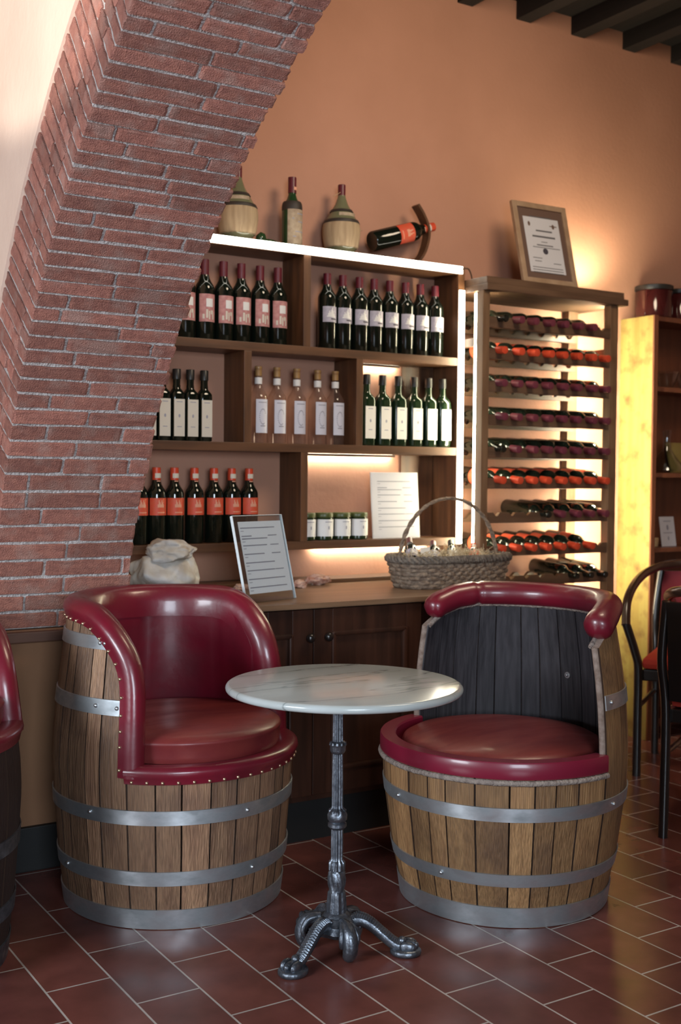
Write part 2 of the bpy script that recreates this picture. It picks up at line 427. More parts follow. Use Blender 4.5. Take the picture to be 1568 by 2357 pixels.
bm = BM(); box(bm, XA-.012, XB+.006, YP-.028, YP+.02, .748, .783, .004); struct('trim_1', bm, 'trim_wood')

# brickwork: mortar bed, then every brick of the soffit and of the arch face
bm = BM()
n = 110; prev = None
for k in range(n+1):
    th = tS + (PI-2*tS)*k/n
    c, s = math.cos(th), math.sin(th)
    wob = .0025*noise.noise((k*.6, 0, 0))
    q = [bm.verts.new((x, AY+r*c, AZ+r*s)) for x, r in ((XA+.004, AR+.0058+wob), (XB-.006, AR+.0058+wob), (XB-.006, AE-.002), (XA+.004, AE-.002))]
    if prev:
        for i in range(4): bm.faces.new([prev[i], q[i], q[(i+1) % 4], prev[(i+1) % 4]])
    prev = q
struct('wall_arch_mortar', bm, 'mortar')
def brick(bm, th0, th1, r0, r1, x0, x1, jit=.0026):
    t = bmesh.new(); bmesh.ops.create_cube(t, size=1)
    bmesh.ops.subdivide_edges(t, edges=[e for e in t.edges], cuts=3, use_grid_fill=True)
    bmesh.ops.bevel(t, geom=[e for e in t.edges if e.calc_face_angle(0) > .5], offset=.035, segments=1, affect='EDGES')
    sd = random.random()*100
    for v in t.verts:
        u, p, q = v.co.x+.5, v.co.y+.5, v.co.z+.5
        nx = noise.noise_vector(Vector((u*4.5+sd, p*3, q*3)))
        th = th0 + (th1-th0)*p; r = r0 + (r1-r0)*q + nx.z*jit
        th += nx.y*jit*1.3/AR; x = x0 + (x1-x0)*u + nx.x*jit*1.2
        v.co = Vector((x, AY+r*math.cos(th), AZ+r*math.sin(th)))
    merge(bm, t)
bm = BM()
W = XB-XA; th1 = tS
for i in range(120):
    th0 = th1; zz = AZ+AR*math.sin(th0); th1 = th0 + (.0458 + .0135*(1-sm(1.15, 1.75, zz)) + random.uniform(-.0012, .0012))/AR
    if th0 > 2.7: break
    g = .0052/AR
    lay = [[.52, 1.0], [.27, .80, 1.0], [.60, 1.0], [.36, .9, 1.0], [.46, 1.0], [.2, .68, 1.0]][(i*5 + random.randint(0, 2)) % 6]
    x = XA - .001; dr = random.uniform(-.003, .001)
    for f in lay:
        x1 = XA + W*f + (random.uniform(-.02, .02) if f < 1 else random.uniform(-.008, .006))
        brick(bm, th0+g+random.uniform(-.0004, .0004), th1-g+random.uniform(-.0004, .0004), AR+dr+random.uniform(-.0015, .001), AR+.07, x, x1-.0045 if f < 1 else x1)
        x = x1 + .0045
    cut = random.choice([.30, .30, .14, .17, .12])
    rr = AR - .001 + dr
    brick(bm, th0+g, th1-g, rr+.072, AR+cut-.004, XA-.003+random.uniform(-.002, .002), XA+.05) if cut > .1 else None
    if cut < .29: brick(bm, th0+g, th1-g, AR+cut+.004, AE-.004, XA-.003+random.uniform(-.002, .002), XA+.05)
struct('wall_arch_bricks', bm, 'brick')

# ------------------------------------------------------------------ barrel chairs
def lerp(tab, x):
    if x <= tab[0][0]: return tab[0][1]
    for (a, b), (c, d) in zip(tab, tab[1:]):
        if x <= c: return b + (d-b)*(x-a)/(c-a)
    return tab[-1][1]
PL = [(0, .331), (.15, .35), (.315, .363), (.436, .370), (.516, .367), (.608, .358), (.70, .347), (.78, .337), (.85, .328), (.95, .312)]
PR = [(0, .320), (.036, .323), (.161, .350), (.353, .376), (.45, .380), (.527, .378), (.633, .370), (.713, .360), (.792, .347), (.9, .328), (1.0, .31)]
def R_at(P, z): return lerp(P, z)

def barrel_body(root, P, camdir, oc, half, zc, nst, seed, hoops, wood='oak', name='barrel_staves'):
    """staves: oc = opening centre and half = half width (degrees from the direction of the camera)"""
    rnd = random.Random(seed)
    def ab(rel): return math.radians(camdir + rel)
    edges = sorted(rnd.uniform(.75, 1.25) for _ in range(nst)); rnd.shuffle(edges)
    tot = sum(edges); bnd = []; a = oc - half
    # staves of the opening, then of the back, so that a joint falls on each edge of the opening
    def fill(a0, a1):
        k = max(1, int(round((a1-a0)/(360/nst)))); ws = [rnd.uniform(.7, 1.35) for _ in range(k)]; s = sum(ws); o = [a0]
        for x in ws: o.append(o[-1] + x/s*(a1-a0))
        return [(p, q) for p, q in zip(o, o[1:])]
    st = fill(oc-half, oc+half) + fill(oc+half, oc+360-half)
    bm = BM(); T = .027
    for a0, a1 in st:
        n, mrow = 5, 22; d = rnd.uniform(-.0012, .0012); gap = .13
        cols = []
        for k in range(n+1):
            th = a0 + gap + (a1-a0-2*gap)*(0, .022, .35, .65, .978, 1)[k]
            zz = zc(min(max(th, a0+.02), a1-.02)); e = -.0035 if k in (0, n) else d
            o = []; i = []
            for j in range(mrow+1):
                z = zz*j/mrow; r = R_at(P, z)
                o.append(bm.verts.new(((r+e)*math.cos(ab(th)), (r+e)*math.sin(ab(th)), z)))
                ri = r-T+(.004 if k in (0, n) else 0); i.append(bm.verts.new((ri*math.cos(ab(th)), ri*math.sin(ab(th)), z)))
            cols.append((o, i))
        def fc(v, mi): bm.faces.new(v).material_index = mi
        for k in range(n):
            (o0, i0), (o1, i1) = cols[k], cols[k+1]
            for j in range(mrow):
                fc([o0[j], o1[j], o1[j+1], o0[j+1]], 3 if k in (0, n-1) else 0); fc([i0[j], i0[j+1], i1[j+1], i1[j]], 1)
            fc([o0[-1], o1[-1], i1[-1], i0[-1]], 2); fc([o0[0], i0[0], i1[0], o1[0]], 2)
        for (o, i) in (cols[0], cols[-1]):
            for j in range(mrow): fc([o[j], o[j+1], i[j+1], i[j]], 2)
    obj(name, bm, [wood, 'charred', 'stave_end', 'stave_seam'], root, 25)
    # hoops: full bands and cut bands
    for z0, z1, a0, a1, riv in hoops:
        bm = BM(); closed = a1-a0 >= 360; n = 96
        ring = []
        m = n if closed else n+1
        for k in range(m):
            th = ab(a0 + (a1-a0)*k/n); ct, s = math.cos(th), math.sin(th); q = []
            wob = .0008*math.sin(th*7+z0*40)
            for r, z in ((R_at(P, z0)+.0005, z0), (R_at(P, z0)+.0042+wob, z0+.001), (R_at(P, z1)+.0042+wob, z1-.001), (R_at(P, z1)+.0005, z1)):
                q.append(bm.verts.new((r*ct, r*s, z)))
            ring.append(q)
        for k in range(n):
            A, B = ring[k], ring[(k+1) % m]
            for i in range(4): bm.faces.new([A[i], B[i], B[(i+1) % 4], A[(i+1) % 4]])
        if not closed:
            bm.faces.new(ring[0]); bm.faces.new(ring[-1][::-1])
        h = obj('hoop', bm, 'iron' if wood == 'oak_shaded' else 'galvanized', root, 30)  # dark metal puts shade into the left-edge armchair's hoops
        for rv, zz in riv:
            bm = BM(); z = z0 + (z1-z0)*zz; r = R_at(P, z) + .0045; th = ab(rv)
            ico(bm, (r*math.cos(th), r*math.sin(th), z), .0065, 2)
            obj('rivet', bm, 'rivet', h, 60)
    return ab

def path_sweep(P, ab, pts, sec, closed_sec=True):
    """pts: (rel deg, z) points on the barrel surface, the opening on the left hand of the path; sec: (radial, towards opening)"""
    bm = BM(); rings = []; n = len(pts)
    U = [Vector((math.radians(t)*.35, z)) for t, z in pts]
    for i in range(n):
        t = (U[min(i+1, n-1)] - U[max(i-1, 0)]).normalized(); nr = Vector((-t.y, t.x))
        ring = []
        for a, b in sec:
            q = U[i] + nr*b; th = ab(math.degrees(q.x/.35)); z = q.y; r = R_at(P, pts[i][1]) + a
            ring.append(bm.verts.new((r*math.cos(th), r*math.sin(th), z)))
        rings.append(ring)
    m = len(sec)
    for A, B in zip(rings, rings[1:]):
        for k in range(m): bm.faces.new([A[k], B[k], B[(k+1) % m], A[(k+1) % m]])
    bm.faces.new(rings[0]); bm.faces.new(rings[-1][::-1])
    return bm
def densify(pts, step=.02):
    out = []
    for (a, z), (b, y) in zip(pts, pts[1:]):
        d = math.hypot(math.radians(b-a)*.35, y-z); k = max(1, int(d/step))
        for i in range(k): out.append((a+(b-a)*i/k, z+(y-z)*i/k))
    out.append(pts[-1]); return out
def smooth(pts, it=2):
    for _ in range(it):
        pts = [pts[0]] + [((pts[i-1][0]+2*pts[i][0]+pts[i+1][0])/4, (pts[i-1][1]+2*pts[i][1]+pts[i+1][1])/4) for i in range(1, len(pts)-1)] + [pts[-1]]
    return pts

def upholstered_barrel(loc, camdir, oc, label, seed, nails=True, rim=.455, wood='oak'):
    half = 66.5; root = thing('barrel_chair', label, 'chair', loc, group='wine barrel armchairs')
    tab = [(66.5, .70), (70.4, .768), (81.7, .841), (93.5, .877), (105, .885), (180, .887)]
    def zc(rel):
        d = abs((rel-oc+180) % 360-180)
        return rim if d < half else lerp(tab, d)
    hoops = [(.001, .060, 0, 360, ()), (.130, .173, 0, 360, ((-60, .5), (40, .5))), (.307, .350, 0, 360, ((-40, .6), (35, .5)))]
    e0 = oc+half+1; e1 = oc+360-half-1
    hoops += [(.612, .657, e0, e1, ((e1-4.5, .5), (e1-16, .55))), (.793, .832, e0+11, e1-11, ((e1-13.5, .5), (e1-16.5, .5)))]
    ab = barrel_body(root, PL, camdir, oc, half, zc, 30, seed, hoops, wood)
    # leather roll along the cut edge of the back
    def edge(d): return lerp(tab, d)
    right = [(oc+half-.3, rim-.012), (oc+half-.3, max(.55, rim+.01)), (oc+half, .66), (oc+half, .70)] + [(oc+d, edge(d)) for d in (70.4, 76, 81.7, 87, 93.5, 105, 120, 140, 160, 180)]
    left = [(oc+360-(a-oc), z) for a, z in right[-2::-1]]
    pts = smooth(densify(right+left), 3)
    sec = [(.003, -.026), (.008, -.024), (.011, -.008), (.016, .006), (.013, .022), (0, .036), (-.02, .042), (-.045, .036), (-.062, .018), (-.070, -.015), (-.072, -.06), (-.030, -.06), (-.027, -.004), (.0015, -.003)]
    tr = obj('leather_roll', path_sweep(PL, ab, pts, sec), 'leather', root, 50)
    # inner upholstery of the back
    bm = BM(); rows = []
    for k in range(61):
        rel = oc + half + 3 + (360-2*half-6)*k/60; zt = zc(rel) - .02; col = []
        seam = min(abs(((rel-oc+180) % 360-180)-s) for s in (-155, 104, 158, -104))
        for j in range(15):
            z = rim-.025 + (zt-rim+.025)*j/14; bulge = .014*math.sin(PI*j/14) - (.005 if seam < 2 else 0)
            r = R_at(PL, z) - .072 - bulge; col.append(bm.verts.new((r*math.cos(ab(rel)), r*math.sin(ab(rel)), z)))
        col.append(bm.verts.new(((R_at(PL, zt)-.03)*math.cos(ab(rel)), (R_at(PL, zt)-.03)*math.sin(ab(rel)), zt)))
        col.append(bm.verts.new(((R_at(PL, .43)-.03)*math.cos(ab(rel)), (R_at(PL, .43)-.03)*math.sin(ab(rel)), rim-.025)))
        rows.append(col)
    for A, B in zip(rows, rows[1:]):
        for j in range(len(A)): bm.faces.new([A[j], B[j], B[(j+1) % len(A)], A[(j+1) % len(A)]])
    bm.faces.new(rows[0]); bm.faces.new(rows[-1][::-1])
    obj('backrest', bm, 'leather', root, 50)
    # leather roll along the front rim
    rp = densify([(oc-half-.5, rim), (oc+half+.5, rim)])
    sec2 = [(.003, -.030), (.008, -.028), (.012, -.010), (.018, .002), (.015, .014), (0, .022), (-.025, .022), (-.05, .016), (-.062, .004), (-.066, -.04), (-.030, -.04), (-.027, -.002), (.0015, -.002)]
    rm = obj('front_rim', path_sweep(PL, ab, rp, sec2), 'leather', root, 50)
    # cushion with a piping line
    ca = math.radians(camdir+oc); bm = BM()
    pr = [(r_, z_+rim-.455) for r_, z_ in [(0, .462), (.28, .462), (.308, .472), (.314, .490), (.314, .521), (.317, .525), (.317, .531), (.312, .536), (.29, .548), (.23, .557), (.12, .562), (0, .563)]]
    def rf(a, r, z):
        d = math.cos(a-ca-PI)
        return r*(1-.055*max(0, d)**2)
    lathe(bm, pr, 64, .020*math.cos(ca), .020*math.sin(ca), 0, rfun=rf)
    obj('seat_cushion', bm, 'leather_seat', root, 50)
    if nails:
        seq = []
        acc = 0
        for p, q in zip(pts, pts[1:]):
            acc += math.hypot(math.radians(q[0]-p[0])*.35, q[1]-p[1])
            if acc > .043: acc = 0; seq.append((p, q, tr))
        src = None
        P2 = [(p, q, tr) for p, q, tr in seq] + [((rp[i][0], rim), (rp[i+1][0], rim), rm) for i in range(1, len(rp)-1, 2)]
        for p, q, par in P2:
            t = Vector((math.radians(q[0]-p[0])*.35, q[1]-p[1])).normalized(); nr = Vector((-t.y, t.x)) * (-.019 if par is tr else -.022)
            rel = p[0] + math.degrees(nr.x/.35); z = p[1] + nr.y
            dd = (rel+180) % 360-180
            if not -100 < dd < 100: continue
            r = R_at(PL, p[1]) + .0085; l_ = (r*math.cos(ab(rel)), r*math.sin(ab(rel)), z)
            if src is None:
                bm = BM(); ico(bm, (0, 0, 0), .0052, 2); src = obj('nail', bm, 'brass', par, 60); src.location = l_
            else:
                c = src.copy(); COL.objects.link(c); c.parent = par; c.location = l_
    return root

upholstered_barrel((1.471, 3.304, 0), -114.0, 45.5, 'wine barrel armchair with studded burgundy leather back, left of the marble table', 3)

# the right hand chair: bare charred inside, padded top rail, leather band on the rim
def bare_barrel(loc, camdir, label):
    oc, half = -38.0, 89.0; rim = .446
    root = thing('barrel_chair', label, 'chair', loc, group='wine barrel armchairs')
    tab = [(89, .800), (92, .812), (98, .835), (110, .858), (123, .868), (180, .868)]
    def zc(rel):
        d = (rel-oc+180) % 360-180
        if abs(d) < half: return rim
        return lerp(tab, abs(d))
    hoops = [(.001, .062, 0, 360, ()), (.126, .165, 0, 360, ((-30, .5),)), (.321, .363, 0, 360, ((-55, .5), (58, .5))),
             (.620, .664, oc+half+.6, oc+360-half-1, ((oc+half+5, .5),))]
    ab = barrel_body(root, PR, camdir, oc, half, zc, 29, 11, hoops, 'oak_warm')
    # padded rail: a leather roll lying on the back edge
    bm = BM(); pts = []; n = 90
    for k in range(n+1):
        rel = oc + half + 1.5 + (360-2*half-3)*k/n; z = zc(rel) + .034
        r = R_at(PR, min(z, .9)) - .013; pts.append((r*math.cos(ab(rel)), r*math.sin(ab(rel)), z))
    def rad(t):
        e = min(t, 1-t); v = .041
        if e < .03: v *= math.sqrt(max(.05, 1-((.03-e)/.03)**2))
        if t < .12: v *= 1 + .16*(1-t/.12)
        rel = oc + half + t*(360-2*half)
        for s in (199,): v *= 1 - .13*math.exp(-((rel-s)/1.6)**2)
        return v
    tube(bm, pts, rad, 18)
    pad = obj('padded_rail', bm, 'leather', root, 60)
    # weathered webbing along the cut edges and under the band
    bm = BM(); q = []
    for k in range(91):
        rel = oc + half + .5 + (360-2*half-1)*k/90; z = zc(rel) - .002; r = R_at(PR, z) - .028
        q.append((r*math.cos(ab(rel)), r*math.sin(ab(rel)), z + .003*noise.noise((k*.7, 1, 0))))
    tube(bm, q, .0085, 8)
    obj('edge_webbing', bm, 'rope', root, 60)
    bm = BM(); q = []
    for k in range(25):
        t = k/24; rel = oc + half + .5 + 10*max(0, (t-.0))*0; z = .47 + (.80-.47)*t
        for_r = R_at(PR, z) - .013; q.append((for_r*math.cos(ab(rel)), for_r*math.sin(ab(rel)), z))
    tube(bm, q, .013, 8, flat=.75)
    obj('edge_batten', bm, 'stave_end', root, 60)
    bm = BM(); q = []
    for k in range(25):
        t = k/24; rel = oc - half - .5; z = .47 + (.80-.47)*t; rr = R_at(PR, z) - .013
        q.append((rr*math.cos(ab(rel)), rr*math.sin(ab(rel)), z))
    tube(bm, q, .013, 8, flat=.75)
    obj('edge_batten', bm, 'stave_end', root, 60)
    # leather band on the rim
    rp = densify([(oc-half-.2, rim), (oc+half-.2, rim)])
    sec = [(.001, 0), (.007, 0), (.009, .004), (.009, .044), (.006, .049), (-.036, .049), (-.041, .044), (-.041, -.03), (-.028, -.03), (-.028, .0)]
    obj('rim_band', path_sweep(PR, ab, rp, sec), 'leather_band', root, 40)
    bm = BM(); q = []
    for a, z in rp:
        r = R_at(PR, rim) + .006; q.append((r*math.cos(ab(a)), r*math.sin(ab(a)), rim-.010 + .0015*noise.noise((a*.4, 0, 0))))
    tube(bm, q, .0085, 8)
    obj('rim_webbing', bm, 'rope', root, 60)
    ca = math.radians(camdir+oc); bm = BM()
    pr = [(0, .43), (.29, .43), (.312, .445), (.316, .465), (.309, .482), (.285, .495), (.22, .508), (.12, .515), (0, .517)]
    lathe(bm, pr, 64, .008*math.cos(ca), .008*math.sin(ca), 0)
    obj('seat_cushion', bm, 'leather_seat', root, 50)
    bm = BM(); rel = 142.5; z = .637; r = R_at(PR, z) - .028
    t = bmesh.new(); bmesh.ops.create_cone(t, cap_ends=True, segments=20, radius1=.0115, radius2=.0105, depth=.005)
    a = ab(rel); mx = Matrix.Translation((r*math.cos(a), r*math.sin(a), z)) @ Vector((-math.cos(a), -math.sin(a), 0)).to_track_quat('Z', 'Y').to_matrix().to_4x4()
    merge(bm, t, 0, mx); ico(bm, (r*math.cos(a)-.004*math.cos(a), r*math.sin(a)-.004*math.sin(a), z), .005, 2)
    obj('bolt', bm, 'rivet', root, 40)
    return root
bare_barrel((2.358, 2.775, 0), -130.36, 'wine barrel armchair with bare charred inside and padded red rail, right of the table')
# the armchair cut by the left edge of the frame
upholstered_barrel((.575, 3.20, 0), -100.0, 20.0, 'wine barrel armchair in burgundy leather cut off by the left edge', 5, nails=False, rim=.61, wood='oak_shaded')

# ------------------------------------------------------------------ marble bistro table
tx, ty = 1.659, 2.642
T = thing('bistro_table', 'round white marble bistro table on a fluted cast iron pedestal, between the barrel chairs', 'table', (tx, ty, 0))
bm = BM(); rt = .322; e = .011
prof = [(0, .7135), (rt-e, .7135)] + [(rt-e+e*math.sin(a), .7245-e*math.cos(a)) for a in [PI*k/8 for k in range(1, 8)]] + [(rt-e, .7355), (0, .7355)]
lathe(bm, prof, 96, .0136, -.0085)
obj('tabletop', bm, 'marble', T, 40)
bm = BM()
def flute(a, r, z):
    if .572 < z < .705 or .385 < z < .545 or .232 < z < .338: return r*(1-.20*(.5+.5*math.cos(10*a))**1.5)
    if .180 < z < .222: return r*(1-.13*(.5+.5*math.cos(8*(a+z*14))))
    if .105 < z < .165: return r*(1-.11*(.5+.5*math.cos(8*a)))
    if .548 < z < .562 or .205 < z < .235: return r*(1-.06*(.5+.5*math.cos(12*a)))
    return r
cp = [(0, .090), (.040, .092), (.034, .103), (.0285, .108), (.0275, .13), (.0245, .163), (.021, .166), (.0205, .170), (.0245, .182), (.0265, .200), (.0245, .216), (.021, .221), (.0235, .224), (.0235, .244), (.0195, .248),
      (.0168, .252), (.0172, .30), (.0168, .334), (.022, .339), (.0255, .343), (.0255, .351), (.021, .355), (.0265, .362), (.0275, .374), (.024, .382), (.0255, .387), (.0195, .391), (.0160, .395), (.0158, .47), (.0145, .541),
      (.019, .546), (.0220, .552), (.0215, .562), (.0245, .567), (.0235, .573), (.0152, .576), (.0142, .65), (.0138, .7135), (0, .7135)]
full = []
for (r0, z0), (r1, z1) in zip(cp, cp[1:]):
    k = max(1, int(abs(z1-z0)/.008))
    for i in range(k): full.append((r0+(r1-r0)*i/k, z0+(z1-z0)*i/k))
full.append(cp[-1])
lathe(bm, full, 120, rfun=flute)
lathe(bm, [(0, .7085), (.075, .7085), (.075, .7134), (0, .7134)], 24)
obj('pedestal', bm, 'iron', T, 40)
bm = BM(); lathe(bm, [(0, .100), (.042, .098), (.052, .088), (.050, .078), (.06, .062), (.052, .05), (0, .05)], 36, rfun=lambda a, r, z: r*(1+.06*math.cos(6*a)))
obj('hub', bm, 'iron', T, 40)
def leg_mesh():
    bm = BM()
    p = spline([(.030, 0, .072), (.060, 0, .088), (.095, 0, .076), (.130, 0, .048), (.165, 0, .022), (.19, 0, .02)], 12)
    # flat-backed leg with rope moulding along both edges
    tube(bm, p, lambda t: .019 - .004*t, 12, flat=1.0)
    for s in (-1, 1):
        q = [Vector((v.x, s*(.011-.002*i/len(p)), v.z+.0135)) for i, v in enumerate(p[6:-6])]
        for i in range(0, len(q)-1, 2):
            a = q[i]; b = q[i+1] + Vector((0, -s*.006, .002))
            tube(bm, [a+Vector((-.002, s*.004, -.004)), (a+b)/2+Vector((0, 0, .0025)), b+Vector((.002, -s*.002, 0))], lambda t: .0042, 6)
    return bm
def foot_mesh():
    bm = BM()
    lathe(bm, [(0, 0), (.034, 0), (.038, .004), (.038, .012), (.034, .017), (0, .019)], 24, .19, 0, 0, rfun=lambda a, r, z: r*(1+.12*math.cos(a)**2))
    for s in (-1, 0, 1):
        ico(bm, (.197+(.006 if s == 0 else 0), s*.017, .024), .016, 2, (1.5, .62, 1.0))
    ico(bm, (.180, 0, .036), .012, 2); ico(bm, (.217, 0, .026), .009, 2)
    return bm
for ang in (202, 322, 82):
    lo = obj('leg', leg_mesh(), 'iron', T, 50); lo.rotation_euler = (0, 0, math.radians(ang))
    obj('foot', foot_mesh(), 'iron', lo, 50)
for ang in (262, 142, 22):
    bm = BM()
    for s in (-1, 1):
        p = spline([(.045, s*.004, .092), (.074, s*.016, .088), (.088, s*.024, .064), (.082, s*.020, .042), (.070, s*.014, .050), (.074, s*.010, .062)], 8)
        tube(bm, p, lambda t: .0095-.005*t, 8)
    p = spline([(.04, 0, .09), (.080, 0, .080), (.094, 0, .05), (.088, 0, .022), (.076, 0, .012)], 8)
    tube(bm, p, lambda t: .015+.006*math.sin(PI*t), 10)
    ico(bm, (.092, 0, .070), .011, 2)
    so = obj('scroll_ornament', bm, 'iron', T, 50); so.rotation_euler = (0, 0, math.radians(ang))

# ------------------------------------------------------------------ base cabinet and counter
K = thing('base_cabinet', 'dark wood base cabinet with panelled doors and knobs, under the counter', 'cabinet', (1.83, 3.46, 0))
bm = BM(); box(bm, 1.83, 2.533, 3.475, 4.19, .15, .832); obj('body', bm, 'wood_cabinet', K, world=True)
bm = BM(); box(bm, 1.85, 2.533, 3.50, 4.1, 0, .15); obj('plinth', bm, 'black_skirting', K, world=True)
def door(x0, x1, z0, z1, px0, px1, knob):
    y = 3.4735
    bm = BM()
    box(bm, x0, px0, y-.018, y, z0, z1, .002); box(bm, px1, x1, y-.018, y, z0, z1, .002)
    box(bm, px0, px1, y-.018, y, z0, .252, .002); box(bm, px0, px1, y-.018, y, .743, z1, .002)
    d = obj('door', bm, 'wood_cabinet', K, world=True)
    bm = BM(); box(bm, px0, px1, y-.008, y-.001, .252, .743); obj('panel', bm, 'wood_cabinet', d, world=True)
    bm = BM()
    for a in ((px0-.004, px0+.014, .25, .745), (px1-.014, px1+.004, .25, .745)): box(bm, a[0], a[1], y-.024, y-.002, a[2], a[3], .006)
    for a in ((px0, px1, .248, .266), (px0, px1, .729, .747)): box(bm, a[0], a[1], y-.024, y-.002, a[2], a[3], .006)
    obj('moulding', bm, 'wood_cabinet', d, world=True)
    bm = BM(); t = bmesh.new()
    lathe(t, [(0, 0), (.007, 0), (.006, .010), (.0145, .016), (.0165, .024), (.012, .031), (0, .033)], 20)
    merge(bm, t, 0, Matrix.Translation((knob, y-.018, .731)) @ Matrix.Rotation(PI/2, 4, 'X'))
    obj('knob', bm, 'black_wood', d, 50, world=True)
door(1.836, 2.0625, .172, .828, 1.883, 1.98, 2.043); door(2.0655, 2.530, .172, .828, 2.143, 2.463, 2.117)
K2 = thing('base_cabinet', 'darker recessed base cabinet under the wicker basket end of the counter', 'cabinet', (2.536, 3.50, 0))
bm = BM(); box(bm, 2.536, 3.15, 3.535, 4.19, .12, .832); obj('body', bm, 'wood_cabinet', K2, world=True)
bm = BM(); box(bm, 2.56, 3.15, 3.56, 4.1, 0, .12); obj('plinth', bm, 'black_skirting', K2, world=True)
bm = BM(); box(bm, 2.55, 2.84, 3.518, 3.534, .15, .815, .003); obj('door', bm, 'wood_cabinet', K2, world=True)
bm = BM(); box(bm, 2.845, 3.14, 3.518, 3.534, .15, .815, .003); obj('door', bm, 'wood_cabinet', K2, world=True)
K3 = thing('base_cabinet', 'shallow dark base cabinet section hidden behind the studded barrel chair', 'cabinet', (1.48, 3.72, 0))
bm = BM(); box(bm, 1.48, 1.827, 3.73, 4.19, 0, .832); obj('body', bm, 'wood_cabinet', K3, world=True)
bm = BM(); box(bm, 1.49, 1.822, 3.715, 3.7299, .15, .82, .003); obj('door', bm, 'wood_cabinet', K3, world=True)
CT = thing('counter_worktop', 'long brown wooden counter worktop below the bottle shelves', 'counter', (1.48, 4.0, .833))
bm = BM(); prism(bm, [(1.48, 3.705), (1.82, 3.705), (1.82, 3.435), (3.158, 3.435), (3.158, 4.2), (1.48, 4.2)], 'z', .8335, .852)
bmesh.ops.bevel(bm, geom=bm.edges[:], offset=.003, segments=2, affect='EDGES')
obj('top', bm, 'wood_counter', CT, 30, world=True)
bm = BM(); box(bm, 1.48, 3.158, 4.055, 4.205, .852, .868, .003); obj('back_strip', bm, 'wood_shelf', CT, world=True)

# ------------------------------------------------------------------ wall bookcase for the bottles
YF, YB = 4.03, 4.207
B = thing('wall_shelf_unit', 'dark wood bottle shelving with LED lit edges above the counter', 'shelf', (1.49, YF, 1.0))
LV = [(.995, 1.028), (1.388, 1.422), (1.780, 1.814), (2.178, 2.214)]
for z0, z1 in LV:
    bm = BM(); box(bm, 1.49, 3.130, YF, YB, z0, z1, .0015); obj('shelf', bm, 'wood_shelf', B, world=True)
bm = BM(); box(bm, 3.1305, 3.166, YF, YB, .995, 2.214, .0015); obj('side_panel', bm, 'wood_side', B, world=True)
for x, z0, z1 in ((2.350, 1.814, 2.178), (2.084, 1.422, 1.780), (2.606, 1.422, 1.780), (2.343, 1.028, 1.388)):
    bm = BM(); box(bm, x, x+.033, YF+.001, YB, z0, z1, .0015); obj('divider', bm, 'wood_side', B, world=True)
bm = BM(); box(bm, 1.49, 3.150, YF-.007, YF-.0005, 2.181, 2.213, .002); obj('light_strip', bm, 'led_white', B, world=True)
bm = BM(); box(bm, 3.134, 3.163, YF-.007, YF-.0005, 1.000, 2.110, .002); obj('light_strip', bm, 'led_white', B, world=True)
for x0, x1, z in ((2.40, 2.90, 1.388), (2.66, 2.92, 1.780), (2.50, 3.10, .995)):   # added strips brightening the wall, each behind an added lip
    bm = BM(); box(bm, x0, x1, YB-.018, YB-.010, z-.0055, z-.0005); obj('light_strip', bm, 'led_wall_fill', B, world=True)
    bm = BM(); box(bm, x0-.01, x1+.01, YB-.024, YB-.0195, z-.011, z-.0004); obj('added_strip_lip', bm, 'wood_shelf', B, world=True)
for x0, x1, z0, z1 in ((2.955, 3.128, 1.030, 1.386), (2.955, 3.128, 1.424, 1.778)):
    bm = BM(); box(bm, x0, x1, YB-.006, YB, z0, z1); obj('back_board', bm, 'wood_side', B, world=True)
bm = BM(); tube(bm, spline([(3.14, 4.02, 2.20), (3.175, 4.02, 2.205), (3.20, 4.03, 2.185), (3.215, 4.04, 2.16)], 6), .0035, 6); obj('cable', bm, 'cable', B, 50, world=True)

# ------------------------------------------------------------------ bottles (built once, standing at the origin, label facing -Y)
def bprof(h, R, neck=.0145, sh=.62, shp=1.0):
    s = h/.30
    return [(0, .004), (R*.55, .002), (R*.9, 0), (R, .004), (R, sh*h), (R*.985, (sh+.03)*h), (R*.90, (sh+.065)*h), (R*.72, (sh+.10)*h), (R*.52, (sh+.145)*h), (neck*1.12, (sh+.20)*h), (neck, (sh+.25)*h), (neck, .945*h), (neck*1.1, .95*h), (neck*1.1, .985*h), (neck*.9, h), (0, h)]
FRONT = -PI/2
def lab(o, r, z0, z1, half, m, name='label', off=0.0, t=.0006, parent=None):
    bm = BM(); patch(bm, r, z0, z1, FRONT+off-half, FRONT+off+half, 10, 0, t); return obj(name, bm, m, parent or o, 40)
def capsule(o, z0, h, r, m):
    bm = BM(); lathe(bm, [(r, z0), (r, h+.0005), (r*.8, h+.0015), (0, h+.0015)], 20); return obj('capsule', bm, m, o, 40)
def glass(o, prof, m='bottle_glass', seg=28, rfun=None):
    bm = BM(); lathe(bm, prof, seg, rfun=rfun); return obj('glass_body', bm, m, o, 45)
FAR = (0, 0, 0)
used = set()
def place(proto, x, y, z, label, group, rot=(0, 0, 0)):
    if proto not in used:
        used.add(proto); proto.location = (x, y, z); proto.rotation_euler = rot; proto['label'] = label; proto['group'] = group; return proto
    return dup(proto, (x, y, z), rot, label, group)

